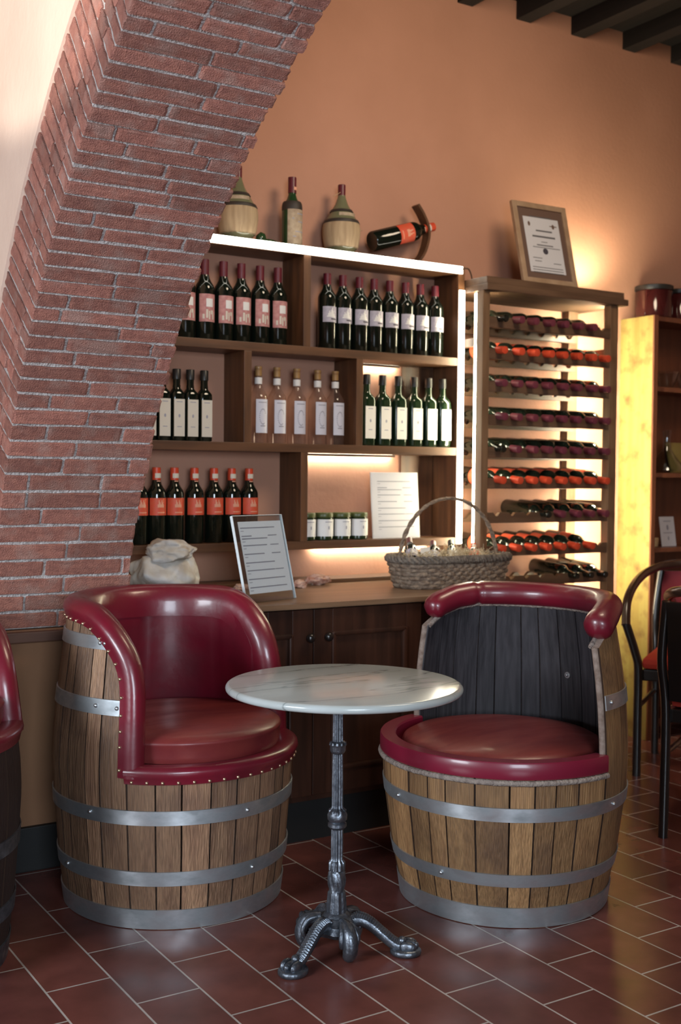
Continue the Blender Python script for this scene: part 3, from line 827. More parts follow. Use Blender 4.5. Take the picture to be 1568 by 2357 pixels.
# pink labelled bottles, top shelf left
p = thing('wine_bottle', '', 'bottle'); H_, Rr = .314, .0385
glass(p, bprof(H_, Rr)); capsule(p, .246, H_, .0168, 'cap_burgundy')
L0 = lab(p, Rr+.0004, .071, .178, .95, 'label_pink')
lab(p, Rr+.0012, .128, .160, .36, 'label_white', 'price_sticker', .12, parent=L0)
bm = BM()
for k, (a, z0, z1, wd) in enumerate([(-.5, .082, .10, .10), (-.15, .085, .118, .10), (.1, .080, .112, .07), (.38, .10, .115, .13), (.5, .08, .10, .07)]): patch(bm, Rr+.0011, z0, z1, FRONT+a-wd, FRONT+a+wd, 3)
obj('label_artwork', bm, 'label_cream', L0, 40)
X = [1.868, 1.950, 2.031, 2.109, 2.193, 2.274]
for i, x in enumerate(X):
    place(p, x, 4.11, 1.8145, '%s pink labelled dark wine bottle from the right on the top shelf, left bay' % ORD[len(X)-1-i] if i < 5 else 'rightmost pink labelled dark wine bottle on the top shelf, beside the divider', 'pink labelled bottles on the top shelf', (0, 0, random.uniform(-.05, .05)))
# grey labelled bottles, top shelf right
p = thing('wine_bottle', '', 'bottle'); H_, Rr = .314, .0385
glass(p, bprof(H_, Rr, sh=.66)); capsule(p, .266, H_, .0166, 'cap_burgundy')
bm = BM(); patch(bm, .0166, .250, .266, -PI, PI*.999, 20); obj('neck_band', bm, 'label_white', p, 40)
L0 = lab(p, Rr+.0004, .112, .176, 1.0, 'label_lilac')
bm = BM()
for k in range(9):
    a = -.55 + k*.11; hh = [.006, .016, .026, .020, .030, .038, .026, .014, .006][k]
    patch(bm, Rr+.0011, .132, .132+hh, FRONT+a, FRONT+a+.115, 2)
obj('label_artwork', bm, 'label_white', L0, 40)
bm = BM(); patch(bm, Rr+.0011, .122, .127, FRONT-.1, FRONT+.6, 6); obj('label_print', bm, 'ink_dark', L0, 40)
X = [2.505, 2.581, 2.664, 2.738, 2.819, 2.901, 2.980, 3.060]
for i, x in enumerate(X):
    place(p, x, 4.105, 1.8145, '%s from the left of eight dark bottles with grey mountain labels, top shelf right bay' % ORD[i], 'grey labelled bottles on the top shelf', (0, 0, random.uniform(-.05, .05)))
# square oil bottles
def sq(hw, n=4.0):
    def f(a, r, z):
        k = sm(.019, hw, r)
        e = 1/((abs(math.cos(a))**n + abs(math.sin(a))**n)**(1/n)); return r*(1+(e-1)*k)
    return f
def square_bottle(h, hw, m, cap, label, lz):
    p = thing('oil_bottle', '', 'bottle')
    prof = [(0, .002), (hw*.9, 0), (hw, .004), (hw, .63*h), (hw*.97, .665*h), (hw*.8, .70*h), (hw*.55, .735*h), (.0155, .76*h), (.0142, .79*h), (.0142, .9*h), (0, .9*h)]
    glass(p, prof, m, 40, sq(hw))
    bm = BM(); lathe(bm, [(.0142, .86*h), (.0165, .86*h), (.0165, h-.002), (.015, h), (0, h)], 20); obj('cap', bm, cap, p, 40)
    bm = BM(); box(bm, -hw*.80, hw*.80, -hw-.0012, -hw-.0002, lz[0], lz[1]); L0 = obj('label', bm, label, p)
    bm = BM(); ico(bm, (0, -hw-.0013, lz[0]+(lz[1]-lz[0])*.55), .007, 2, (.6, .08, 1))
    obj('emblem', bm, 'ink_soft', L0)
    bm = BM(); box(bm, -.012, .012, -hw-.0018, -hw-.0012, lz[1]-.012, lz[1]-.009); obj('label_print', bm, 'ink_soft', L0)
    bm = BM(); box(bm, -.009, .009, -hw-.0018, -hw-.0012, lz[0]+.035, lz[0]+.038); obj('label_print', bm, 'ink_soft', L0)
    return p
p = square_bottle(.276, .0275, 'bottle_glass', 'cap_black', 'label_cream', (.018, .160))
X = [1.712, 1.770, 1.829, 1.886, 1.945]
for i, x in enumerate(X):
    place(p, x, 4.10, 1.4225, '%s from the right of the square black oil bottles with cream labels, middle shelf left' % ORD[len(X)-1-i], 'square dark oil bottles on the middle shelf')
p = square_bottle(.300, .0315, 'bottle_olive', 'cap_black', 'label_pale', (.030, .165))
X = [2.686, 2.766, 2.847, 2.931, 3.009, 3.085]
for i, x in enumerate(X):
    place(p, x, 4.075, 1.4225, '%s from the left in the front row of green square oil bottles' % ORD[i], 'square green oil bottles on the middle shelf')
for i, x in enumerate((2.722, 2.905, 2.985)):
    place(p, x, 4.155, 1.4225, '%s from the left of the green oil bottles behind the front row' % ORD[i], 'square green oil bottles on the middle shelf')
# clear bottles
p = thing('spirit_bottle', '', 'bottle'); H_, Rr = .308, .0385
g = glass(p, bprof(H_, Rr, sh=.56, neck=.0135), 'clear_glass')
bm = BM(); lathe(bm, [(.0139, .268), (.0139, H_-.012), (.0150, H_-.010), (.0150, H_-.002), (0, H_-.001)], 20); obj('stopper', bm, 'cap_gold', p, 40)
bm = BM(); patch(bm, .0150, .236, .262, -PI, PI*.999, 20); obj('neck_band', bm, 'label_white', p, 40)
L0 = lab(p, Rr+.0005, .040, .174, .72, 'label_ice')
bm = BM()
for k in range(18):
    a = .5 + 5.0*k/18; a2 = .5 + 5.0*(k+1)/18
    u0, v0 = .34*math.cos(a), .105+.030*math.sin(a)
    patch(bm, Rr+.0013, v0-.002, v0+.002, FRONT+u0-.035, FRONT+u0+.035, 2)
patch(bm, Rr+.0013, .160, .163, FRONT-.45, FRONT+.45, 4); patch(bm, Rr+.0013, .066, .070, FRONT-.25, FRONT+.3, 4)
obj('label_print', bm, 'ink_soft', L0, 40)
X = [2.186, 2.271, 2.363, 2.462, 2.548]
for i, x in enumerate(X):
    place(p, x, 4.105, 1.4225, '%s from the left of the five clear glass bottles with pale labels, middle shelf' % ORD[i], 'clear bottles on the middle shelf', (0, 0, random.uniform(-.04, .04)))
# orange labelled bottles
p = thing('wine_bottle', '', 'bottle'); H_, Rr = .291, .0368
glass(p, bprof(H_, Rr, sh=.64)); capsule(p, .232, H_, .0163, 'cap_orange')
bm = BM(); patch(bm, .0169, .252, .270, FRONT-.75, FRONT+.95, 10); obj('neck_label', bm, 'label_cream', p, 40)
bm = BM(); patch(bm, .0167, .220, .242, FRONT-.35, FRONT+.65, 8); obj('neck_tag', bm, 'emblem', p, 40)
L0 = lab(p, Rr+.0004, .110, .176, 1.15, 'label_orange')
bm = BM()
for k in range(7):
    a = -.3 + k*.1; patch(bm, Rr+.0011, .140-.006*((k*3) % 3), .152+.008*((k*5) % 3), FRONT+a, FRONT+a+.09, 2)
patch(bm, Rr+.0011, .119, .1225, FRONT-.3, FRONT+.55, 6)
obj('label_artwork', bm, 'emblem', L0, 40)
X = [1.678, 1.752, 1.826, 1.910, 1.994, 2.072, 2.149]
orange = p
for i, x in enumerate(X):
    place(p, x, 4.11, 1.0285, '%s from the right of the orange labelled wine bottles on the lowest shelf' % ORD[len(X)-1-i], 'orange labelled bottles on the lowest shelf', (0, 0, random.uniform(-.05, .05)))
# jars
p = thing('preserve_jar', '', 'jar')
bm = BM(); lathe(bm, [(0, 0), (.036, 0), (.0395, .004), (.0395, .086), (.036, .094), (0, .094)], 32); obj('glass_body', bm, 'jar_green', p, 40)
bm = BM(); lathe(bm, [(0, .094), (.0385, .094), (.0395, .097), (.0395, .110), (.037, .113), (0, .113)], 32); obj('lid', bm, 'jar_lid', p, 40)
L0 = lab(p, .0398, .016, .086, 1.3, 'label_white')
bm = BM(); patch(bm, .0405, .045, .058, FRONT-.06, FRONT+.06, 3); patch(bm, .0405, .074, .077, FRONT-.4, FRONT+.4, 6); obj('label_print', bm, 'ink_soft', L0, 40)
for i, x in enumerate((2.405, 2.490, 2.575, 2.660)):
    place(p, x, 4.09, 1.0285, '%s from the left of the white labelled preserve jars on the lowest shelf' % ORD[i], 'preserve jars on the lowest shelf')

# ------------------------------------------------------------------ things on top of the shelf unit
ZT = 2.2145
def fiasco(x, y, s, label):
    p = thing('straw_flask', label, 'bottle', (x, y, ZT), (0, 0, random.uniform(0, 6)), 'straw covered flasks on the shelf top')
    pr = [(0, .005), (.05, .004), (.070, .03), (.079, .085), (.079, .115), (.066, .150), (.045, .185), (.028, .215), (.0175, .245), (.0150, .265), (.0150, .29), (0, .29)]
    bm = BM(); lathe(bm, [(r*s, z*s) for r, z in pr], 36); obj('glass_body', bm, 'fiasco_glass', p, 45)
    bm = BM(); lathe(bm, [(0, 0), (.052*s, 0), (.054*s, .012*s), (.051*s, .016*s), (.073*s, .03*s), (.0815*s, .085*s), (.0815*s, .112*s), (.077*s, .134*s)], 48, rfun=lambda a, r, z: r*(1+.008*math.cos(24*a))); obj('straw_cover', bm, 'straw_weave', p, 45)
    bm = BM(); lathe(bm, [(.0785*s, .130*s), (.0795*s, .133*s), (.0735*s, .145*s), (.0715*s, .143*s)], 40); obj('strap', bm, 'strap_dark', p, 45)
    bm = BM(); lathe(bm, [(.0505*s, .178*s), (.0520*s, .180*s), (.0465*s, .190*s), (.0445*s, .188*s)], 40); obj('strap', bm, 'strap_dark', p, 45)
    bm = BM(); lathe(bm, [(.0165*s, .252*s), (.0165*s, .298*s), (.014*s, .300*s), (0, .300*s)], 24); obj('capsule', bm, 'cap_burgundy', p, 45)
    bm = BM(); patch(bm, .060*s, .150*s, .172*s, -2.6, -1.2, 8, 0, .001); obj('label', bm, 'label_old', p, 45)
    return p
fiasco(2.094, 4.115, .99, 'straw covered flask partly hidden by the brick arch, on the shelf top').rotation_euler = (0, 0, 0)
f2 = fiasco(2.578, 4.115, .97, 'straw covered flask with burgundy cap, right of the old labelled bottle'); f2.rotation_euler = (0, 0, .3)
bm = BM(); tube(bm, [(-.02, -.01, .255), (-.05, -.02, .24), (-.075, -.02, .228)], .0014, 5); tube(bm, [(.07, 0, .12), (.10, -.01, .118), (.125, -.01, .121)], .0016, 5); obj('straw_end', bm, 'straw_weave', f2)
p = thing('wine_bottle', 'old green wine bottle with a stained tall label, between the straw flasks', 'bottle', (2.338, 4.11, ZT)); 
glass(p, bprof(.285, .0415, sh=.55), 'bottle_green'); capsule(p, .222, .285, .0170, 'cap_burgundy')
bm = BM(); patch(bm, .0180, .233, .246, FRONT-.1, FRONT+.8, 6); obj('neck_tag', bm, 'emblem', p, 40)
bm = BM(); lathe(bm, [(.0418, .150), (.0422, .165), (.0395, .180), (.036, .186)], 28); obj('wine_level', bm, 'strap_dark', p, 40)
L0 = lab(p, .0419, .012, .152, 1.1, 'label_old', off=.15)
bm = BM()
for z, a0, a1 in ((.132, .0, .9), (.112, -.5, -.3), (.10, .1, .8), (.06, -.2, .8), (.04, -.4, -.1)): patch(bm, .0427, z, z+.004, FRONT+a0, FRONT+a1, 5)
obj('label_print', bm, 'ink_soft', L0, 40)
# bottle in a bent wooden holder
ax = Vector((.335, 0, .105)).normalized()
q = Vector((0, 0, 1)).rotation_difference(ax).to_euler()
hb = thing('wine_bottle', 'orange labelled wine bottle lying tilted in the curved wooden holder', 'bottle', (2.728, 4.11, ZT+.073), q); hb.scale = (1.16, 1.16, 1.16)
for ch in list(orange.children):
    c = ch.copy(); COL.objects.link(c); c.parent = hb
    for g_ in list(ch.children):
        d = g_.copy(); COL.objects.link(d); d.parent = c
bm = BM(); path = spline([(2.950, 4.11, ZT+.001), (2.990, 4.11, ZT+.05), (3.012, 4.11, ZT+.115), (3.010, 4.11, ZT+.165), (2.985, 4.11, ZT+.215), (2.953, 4.11, ZT+.255)], 8)
V = []
for i, pnt in enumerate(path):
    t = (path[min(i+1, len(path)-1)]-path[max(i-1, 0)]).normalized(); nn = Vector((t.z, 0, -t.x))*.0055
    V.append([bm.verts.new(pnt + nn*a + Vector((0, b, 0))) for a, b in ((1, -.024), (1, .024), (-1, .024), (-1, -.024))])
for A_, B_ in zip(V, V[1:]):
    for k in range(4): bm.faces.new([A_[k], A_[(k+1) % 4], B_[(k+1) % 4], B_[k]])
bm.faces.new(V[0]); bm.faces.new(V[-1][::-1])
o = obj('bottle_holder', bm, 'wood_shelf', None, 40); tag(o, 'curved brown wooden bottle holder standing on the shelf top', 'holder')
bm = BM(); ico(bm, (2.192, 4.10, ZT+.022), .026, 3, (.85, .7, .95), fn=lambda d: 1+.15*noise.noise(d*2)); ico(bm, (2.232, 4.10, ZT+.012), .025, 3, (1.4, .6, .5), fn=lambda d: 1+.2*noise.noise(d*2+Vector((4, 0, 0))))
o = obj('glass_ornament', bm, 'bottle_green', None, 60); tag(o, 'small dark green glass ornament on the shelf top beside the hidden flask', 'ornament')

# ------------------------------------------------------------------ paper menus, rock, stones
def lines(bm, rows, w_, h_, y):
    for v, u0, u1, th in rows: box(bm, u0*w_, u1*w_, y-.0004, y, v*h_-th/2, v*h_+th/2)
MENU = []
for v, e, pr in ((.86, .58, (.66, .82)), (.765, .22, (.66, .84)), (.735, .45, (.5, .64)), (.655, .50, (.68, .85)), (.555, .42, (.68, .86)), (.455, .60, (0, 0)), (.365, .58, (.7, .87)), (.265, .60, (.68, .87)), (.17, .62, (.68, .88))):
    MENU += [(v, .13, .11+e, .0036)]
    if pr[1]: MENU += [(v, pr[0], pr[1], .0032)]
    MENU += [(v-.035, .13, .19, .0018)]
def menu(label, loc, rotz, tilt, w_, h_, sheet):
    t = thing('menu_stand', label, 'menu', loc, (tilt, 0, rotz))
    bm = BM(); box(bm, .026 if sheet else .003, w_-.007 if sheet else w_-.003, .0015, .0025, .030 if sheet else .004, h_-.020 if sheet else h_-.003); pp = obj('paper_sheet', bm, 'paper_bright' if sheet else 'paper', t)
    bm = BM(); lines(bm, MENU, w_, h_, .0012); obj('printed_text', bm, 'ink_print', pp)
    if sheet:
        bm = BM(); box(bm, 0, w_, -.0035, -.0005, 0, h_, .0008); box(bm, 0, w_, .0045, .0075, 0, h_, .0008); box(bm, 0, w_, -.0005, .0045, h_-.003, h_)
        obj('acrylic_holder', bm, 'acrylic', t)
        bm = BM(); box(bm, -.0012, .0004, -.0036, .0076, 0, h_); obj('holder_edge', bm, 'acrylic_edge_glint', t)
        bm = BM(); box(bm, 0, w_, -.0036, .0076, h_, h_+.0016); obj('holder_edge', bm, 'acrylic_edge_glint', t)
        bm = BM(); box(bm, w_-.0004, w_+.0008, -.0036, .0076, 0, h_); obj('holder_edge', bm, 'acrylic_edge_glint', t)
        bm = BM(); c, s = math.cos(-tilt), math.sin(-tilt)
        box(bm, 0, w_, .0, .09, -.002, .001)
        ft = obj('acrylic_foot', bm, 'acrylic', t); ft.rotation_euler = (-tilt, 0, 0)
    else:
        bm = BM(); box(bm, 0, w_, .003, .006, 0, h_); obj('backing', bm, 'label_white', t)
    return t
menu('clear acrylic menu holder with a printed price list, standing on the counter', (1.832, 3.515, .8545), math.radians(19), -math.radians(14), .255, .306, True)
menu('white printed price list standing in the lowest shelf bay beside the jars', (2.733, 4.085, 1.0285), 0, -math.radians(5), .248, .284, False)

def rockfn(seed, amp, fr):
    def f(d):
        v = d*fr + Vector((seed, seed*.7, 0)); return 1 + amp*(noise.noise(v) + .5*noise.noise(v*2.1) + .28*noise.noise(v*4.3))
    return f
def facet(f, sd, k=.9):
    r_ = random.Random(sd); N_ = [Vector((r_.gauss(0, 1), r_.gauss(0, 1), r_.gauss(0, 1))).normalized() for _ in range(26)]
    def g(d):
        m_ = max(d.dot(n_) for n_ in N_); return f(d)*(1-k + k*.93/m_ if m_ > .6 else 1)
    return g
bm = BM(); ico(bm, (1.683, 3.86, .852+.058), .108, 5, (1.20, .85, .98), fn=facet(rockfn(3, .13, 1.5), 3)); ico(bm, (1.697, 3.86, .852+.166), .088, 5, (1.08, .85, .50), fn=facet(rockfn(9, .15, 1.8), 8))
zmin = .8525
for v in bm.verts: v.co.z = max(v.co.z, zmin)
o = obj('quartz_rock', bm, 'quartz', None, 70); tag(o, 'large rough white quartz rock on the counter behind the studded chair', 'rock')
for nm, x, y, r, sc, lb in (('a', 2.285, 3.93, .034, (1.0, .8, .55), 'small pinkish stone nearest the acrylic menu holder on the counter'), ('b', 2.41, 4.0, .048, (1.45, .7, .55), 'larger elongated pinkish stone on the counter, right of the small one'), ('c', 2.01, 3.90, .032, (1.1, .8, .6), 'pinkish stone mostly hidden behind the left edge of the menu holder')):
    bm = BM(); ico(bm, (x, y, .852+r*.82*sc[2]*.95), r*.82, 4, sc, fn=facet(rockfn(x*7, .3, 2.2), int(x*100), .8))
    for v in bm.verts: v.co.z = max(v.co.z, .8525)
    o = obj('pink_stone', bm, 'pink_stone', None, 50); tag(o, lb, 'stone', 'pinkish stones on the counter')

# ------------------------------------------------------------------ wicker basket with straw and bottles
bx, by, bz = 2.872, 3.735, .8525
BK = thing('wicker_basket', 'woven wicker basket with a hoop handle and straw filling, on the counter', 'basket', (bx, by, bz))
def rr_fun(hx, hy, n=3.2):
    def f(a, r, z):
        c, s = abs(math.cos(a)), abs(math.sin(a)); return r/((c/hx)**n + (s/hy)**n)**(1/n)
    return f
bm = BM(); pr = []; NZ = 12
for k in range(NZ+1):
    z = .125*k/NZ; pr.append((.90 + .12*(k/NZ)**.8, z))
fx = rr_fun(.262, .130)
def weave(a, r, z):
    return fx(a, r, z)*(1 + .020*math.sin(24*a + (PI if int(z/.0165) % 2 else 0)))
fine = []
for k in range(49):
    z = .120*k/48; fine.append((.90+.12*(k/48)**.8 + .016*math.sin(PI*((z/.0165) % 1.0)), z))
lathe(bm, [(0, .0)] + fine + [(.97, .12), (.86, .012), (0, .012)], 136, rfun=weave)
obj('basket_body', bm, 'wicker', BK, 60)
bm = BM()
for ph in (0, 2.1, 4.2):
    q = []
    for k in range(160):
        a = 2*PI*k/160; r = fx(a, 1.015, 0); w_ = .008
        q.append((r*math.cos(a)*(1+.03*math.sin(26*a+ph)), r*math.sin(a)*(1+.03*math.sin(26*a+ph)), .116 + .010*math.cos(26*a+ph)))
    tube(bm, q, .0085, 7, closed=True)
obj('braided_rim', bm, 'wicker_grey', BK, 60)
bm = BM()
for ph in (0, PI):
    q = []
    for k in range(61):
        a = PI*k/60; x = -.250*math.cos(a); z = .07 + .285*math.sin(a)**.92
        q.append((x + .004*math.cos(k*.9+ph), .004*math.sin(k*.9+ph), z))
    tube(bm, q, .0062, 7)
obj('handle', bm, 'wicker', BK, 60)
bm = BM(); rnd = random.Random(4)
for k in range(520):
    a = rnd.uniform(0, 2*PI); rr = math.sqrt(rnd.random())*.9; x = .24*rr*math.cos(a); y = .115*rr*math.sin(a); z = .095 + rnd.uniform(0, .045)*(1-.3*rr)
    d = Vector((rnd.uniform(-1, 1), rnd.uniform(-1, 1), rnd.uniform(-.15, .8))).normalized()*rnd.uniform(.02, .05)
    c0 = Vector((x, y, z)); m_ = c0 + d*.5 + Vector((rnd.uniform(-.008, .008), rnd.uniform(-.008, .008), rnd.uniform(0, .010)))
    tube(bm, [c0, m_, c0+d], .0013, 3, cap=False)
lathe(bm, [(0, .10), (.9, .095), (.9, .085), (0, .085)], 40, rfun=fx)
st = obj('straw_filling', bm, 'straw', BK); st['kind'] = 'stuff'
protos = [o for o in COL.objects if o.parent is None and o.name.startswith('wine_bottle')]
def copy_bottle(src, loc, rot, label, group):
    return dup(src, loc, rot, label, group)
grey_src = next(o for o in COL.objects if o.get('group') == 'grey labelled bottles on the top shelf')
oil_src = next(o for o in COL.objects if o.get('group') == 'square green oil bottles on the middle shelf')
org_src = next(o for o in COL.objects if o.get('group') == 'orange labelled bottles on the lowest shelf')
GB = 'bottles lying in the wicker basket'
for src, x, y, rx, rz, lb in ((grey_src, 2.675, 3.70, -58, -.50, 'grey labelled bottle lying in the wicker basket, leftmost'), (grey_src, 2.757, 3.685, -62, -.62, 'grey labelled bottle lying in the basket, second from the left'),
                              (oil_src, 2.868, 3.69, -60, -.55, 'green oil bottle lying in the middle of the wicker basket'), (org_src, 2.975, 3.685, -64, -.60, 'orange labelled bottle lying at the right of the wicker basket')):
    copy_bottle(src, (x, y, .912), (math.radians(rx), 0, rz), lb, GB).scale = (.74, .74, .74)
bm = BM(); box(bm, -.026, .026, -.001, .001, 0, .055); o = obj('price_card', bm, 'label_pale'); o.location = (2.765, 3.745, .955); o.rotation_euler = (-.2, 0, .1)
tag(o, 'small blank pale card stuck in the straw of the wicker basket', 'card')

# ------------------------------------------------------------------ wine rack
RK = thing('wine_rack', 'tall open wooden wine rack lit from behind, right of the bottle shelving', 'rack', (3.17, 3.9, 0))
for x0, x1, y0, y1 in ((3.166, 3.203, 3.90, 3.945), (3.925, 3.972, 3.90, 3.945), (3.170, 3.203, 4.165, 4.205), (3.912, 3.972, 4.165, 4.205)):
    bm = BM(); box(bm, x0, x1, y0, y1, 0, 2.097, .002); obj('post', bm, 'wood_rack', RK, world=True)
bm = BM(); box(bm, 3.172, 3.994, 3.885, 4.206, 2.1265, 2.157, .003); obj('top_board', bm, 'wood_rack_slat', RK, world=True)
bm = BM(); box(bm, 3.170, 4.016, 3.878, 4.206, 2.0975, 2.1265, .003); obj('top_board', bm, 'wood_rack_slat', RK, world=True)
ZR = [1.979, 1.842, 1.701, 1.556, 1.416, 1.281, 1.130, .984, .849]
SX = [3.258 + .0882*i for i in range(8)]
def slat(zc, y, hw, dep, lo, hi):
    poly = [(3.203, zc+lo), (3.926, zc+lo), (3.926, zc+hi)]
    for x in SX[::-1]:
        x = min(x, 3.88)
        poly += [(x+hw, zc+hi), (x+hw*.25, zc+hi-dep), (x-hw*.25, zc+hi-dep), (x-hw, zc+hi)]
    poly += [(3.203, zc+hi)]
    bm = BM(); prism(bm, poly, 'y', y, y+.018); return obj('bottle_slat', bm, 'wood_rack_slat', RK, world=True)
for zc in ZR:
    slat(zc, 3.903, .019, .016, -.036, .010)
    slat(zc, 4.125, .036, .026, -.040, .002)
for x0, x1 in ((3.168, 3.200), (3.935, 3.967)):
    for z in (1.88, 1.17, .30):
        bm = BM(); box(bm, x0, x1, 3.945, 4.165, z-.018, z+.018, .002); obj('side_rail', bm, 'wood_rack_slat', RK, world=True)
bm = BM(); box(bm, 3.168, 3.182, 3.946, 3.962, .86, 2.09, .002); obj('light_strip', bm, 'led_warm', RK, world=True)
bm = BM(); box(bm, 3.945, 3.968, 3.946, 3.957, .70, 2.09, .002); obj('light_strip', bm, 'led_bright', RK, world=True)
# bottles in the rack, necks to the front and tipped down
def rackbottle(capm, withcap=True):
    p = thing('wine_bottle', '', 'bottle'); h, r = .298, .0372
    glass(p, bprof(h, r, sh=.62))
    if withcap: capsule(p, .212 if capm == 'cap_purple' else .238, h, .0164, capm)
    bm = BM(); patch(bm, .0170 if withcap else .0152, .212, .224, -PI, PI*.999, 18); obj('neck_band', bm, 'label_cream', p, 40)
    return p
rb_p = rackbottle('cap_purple'); rb_o = rackbottle('cap_orange'); rb_d = rackbottle('cap_black', False)
bm = BM(); patch(bm, .0376, .095, .165, -PI, PI*.999, 28); obj('label', bm, 'label_orange', rb_o, 40)
TL = math.radians(95)
rows = [('p', [0, 1, 2, 3, 4, 5, 6]), ('o', range(8)), ('p', range(8)), ('p', range(8)), ('p', range(8)), ('o', range(8)), ('p', [3, 4, 5, 6, 7]), ('o', range(7)), ('d', [5, 6, 7])]
ROWN = ['top', 'second', 'third', 'fourth', 'fifth', 'sixth', 'seventh', 'eighth', 'bottom']
for ri, (kd, sl) in enumerate(rows):
    sl = list(sl)
    for j, i in enumerate(sl):
        zc = ZR[ri]; src = {'p': rb_p, 'o': rb_o, 'd': rb_d}[kd]; cn = {'p': 'purple capped', 'o': 'orange capped', 'd': 'dark'}[kd]
        if (ri, i) in ((0, 0), (6, 3), (4, 0)): src = rb_d; cn = 'uncapped dark'
        x = min(SX[i], 3.872); yaw = random.uniform(-.02, .02)
        if (ri, i) == (6, 3): yaw = .0
        place(src, x, 4.152, zc+.026, '%s from the left, %s wine bottle in the %s row of the wine rack' % (ORD[j], cn, ROWN[ri]), 'bottles lying in the %s row of the wine rack' % ROWN[ri], (TL, 0, yaw))
# framed certificate on the rack
tl = -math.radians(14.5)
C_ = thing('certificate_frame', 'wooden framed certificate leaning on top of the wine rack', 'picture frame', (3.415, 3.93, 2.158), (tl, 0, -.03))
fw, fh = .315, .392; bd = .026
bm = BM()
for a in ((0, bd, 0, fh), (fw-bd, fw, 0, fh), (bd, fw-bd, 0, bd), (bd, fw-bd, fh-bd, fh)): box(bm, a[0], a[1], -.008, .010, a[2], a[3], .002)
obj('frame', bm, 'frame_wood', C_)
bm = BM(); box(bm, bd, fw-bd, .0, .006, bd, fh-bd); obj('mount', bm, 'mount_brown', C_)
bm = BM(); box(bm, .055, fw-.055, -.0015, 0, .058, fh-.068); pp = obj('certificate_paper', bm, 'paper', C_)
bm = BM()
for u0, u1, v, t in ((.30, .70, .345, .004), (.38, .68, .232+.045, .007), (.30, .72, .248, .008), (.45, .56, .225, .003), (.36, .66, .208, .005), (.28, .78, .198, .003), (.25, .42, .145, .003), (.28, .40, .130, .003), (.62, .76, .125, .003), (.22, .78, .100, .003), (.22, .78, .088, .003), (.22, .78, .076, .003)):
    box(bm, u0*fw, u1*fw, -.0022, -.0016, v-.02, v-.02+t)
obj('printed_text', bm, 'ink', pp)
bm = BM(); t_ = bmesh.new(); bmesh.ops.create_cone(t_, cap_ends=True, segments=28, radius1=.0145, radius2=.0145, depth=.001); merge(bm, t_, 0, Matrix.Translation((.158, -.0022, .162)) @ Matrix.Rotation(PI/2, 4, 'X')); obj('seal', bm, 'ink_dark', pp)
bm = BM(); ico(bm, (.085, -.002, .290), .009, 2, (.8, .05, 1.3)); ico(bm, (.225, -.002, .288), .010, 2, (.8, .05, 1.2)); box(bm, .205, .247, -.0022, -.0016, .288, .292); obj('crest', bm, 'mount_brown', pp)
bm = BM(); box(bm, fw/2-.03, fw/2+.03, .0, .004, 0, .25); lg = obj('easel_back', bm, 'mount_brown', C_); lg.location = (0, .011, .02); lg.rotation_euler = (-math.radians(14), 0, 0)
# little uplight behind the frame
SPt = thing('uplight', 'small glowing uplight on the wine rack beside the certificate', 'lamp', (3.955, 4.14, 2.158))
bm = BM(); lathe(bm, [(0, 0), (.024, 0), (.024, .022), (.020, .024), (0, .024)], 20); obj('housing', bm, 'rivet', SPt, 40)
bm = BM(); lathe(bm, [(0, .0245), (.019, .0245), (.017, .034), (0, .038)], 20); obj('bulb', bm, 'led_spot', SPt, 40)
light('uplight_glow', 'SPOT', (3.985, 4.03, 2.20), (4.0, 4.21, 2.80), 20, (1.0, .85, .55), spot_size=math.radians(150), spot_blend=.8, shadow_soft_size=.02)

# ------------------------------------------------------------------ tall open cabinet at the right
TC = thing('open_cabinet', 'tall pine sided open cabinet at the right edge, right of the wine rack', 'cabinet', (4.30, 3.985, 0))
bm = BM(); box(bm, 4.300, 4.327, 3.990, 4.205, 0, 2.092, .002); obj('side_panel', bm, 'pine', TC, world=True)
bm = BM(); box(bm, 4.300, 4.328, 3.980, 3.990, 0, 2.092, .001); obj('edge_strip', bm, 'wood_red', TC, world=True)
bm = BM(); box(bm, 5.2, 5.227, 3.982, 4.205, 0, 2.092, .002); obj('side_panel', bm, 'wood_red', TC, world=True)
bm = BM(); box(bm, 4.327, 5.2, 4.19, 4.205, 0, 2.092); obj('back_panel', bm, 'wood_red', TC, world=True)
for z in (2.066, 1.722, 1.300, .930, .50, .08):
    bm = BM(); box(bm, 4.327, 5.2, 3.984, 4.19, z, z+.022, .001); obj('shelf', bm, 'wood_red', TC, world=True)
for i, (x, h) in enumerate(((4.41, .165), (4.602, .160), (4.79, .165))):
    j = thing('storage_jar', ['dark red glass jar on top of the tall cabinet, nearest its left edge', 'second dark glass jar on top of the tall cabinet, beside the first', 'third dark glass jar on top of the tall cabinet, farthest right'][i], 'jar', (x, 4.09, 2.0885), group='dark jars on the tall cabinet')
    bm = BM(); lathe(bm, [(0, 0), (.086, 0), (.092, .005), (.092, h-.03), (.088, h-.025), (0, h-.025)], 36); obj('glass_body', bm, 'jar_dark', j, 40)
    bm = BM(); lathe(bm, [(0, h-.024), (.093, h-.024), (.095, h-.02), (.095, h-.003), (.09, h), (0, h)], 36); obj('lid', bm, 'cap_black', j, 40)
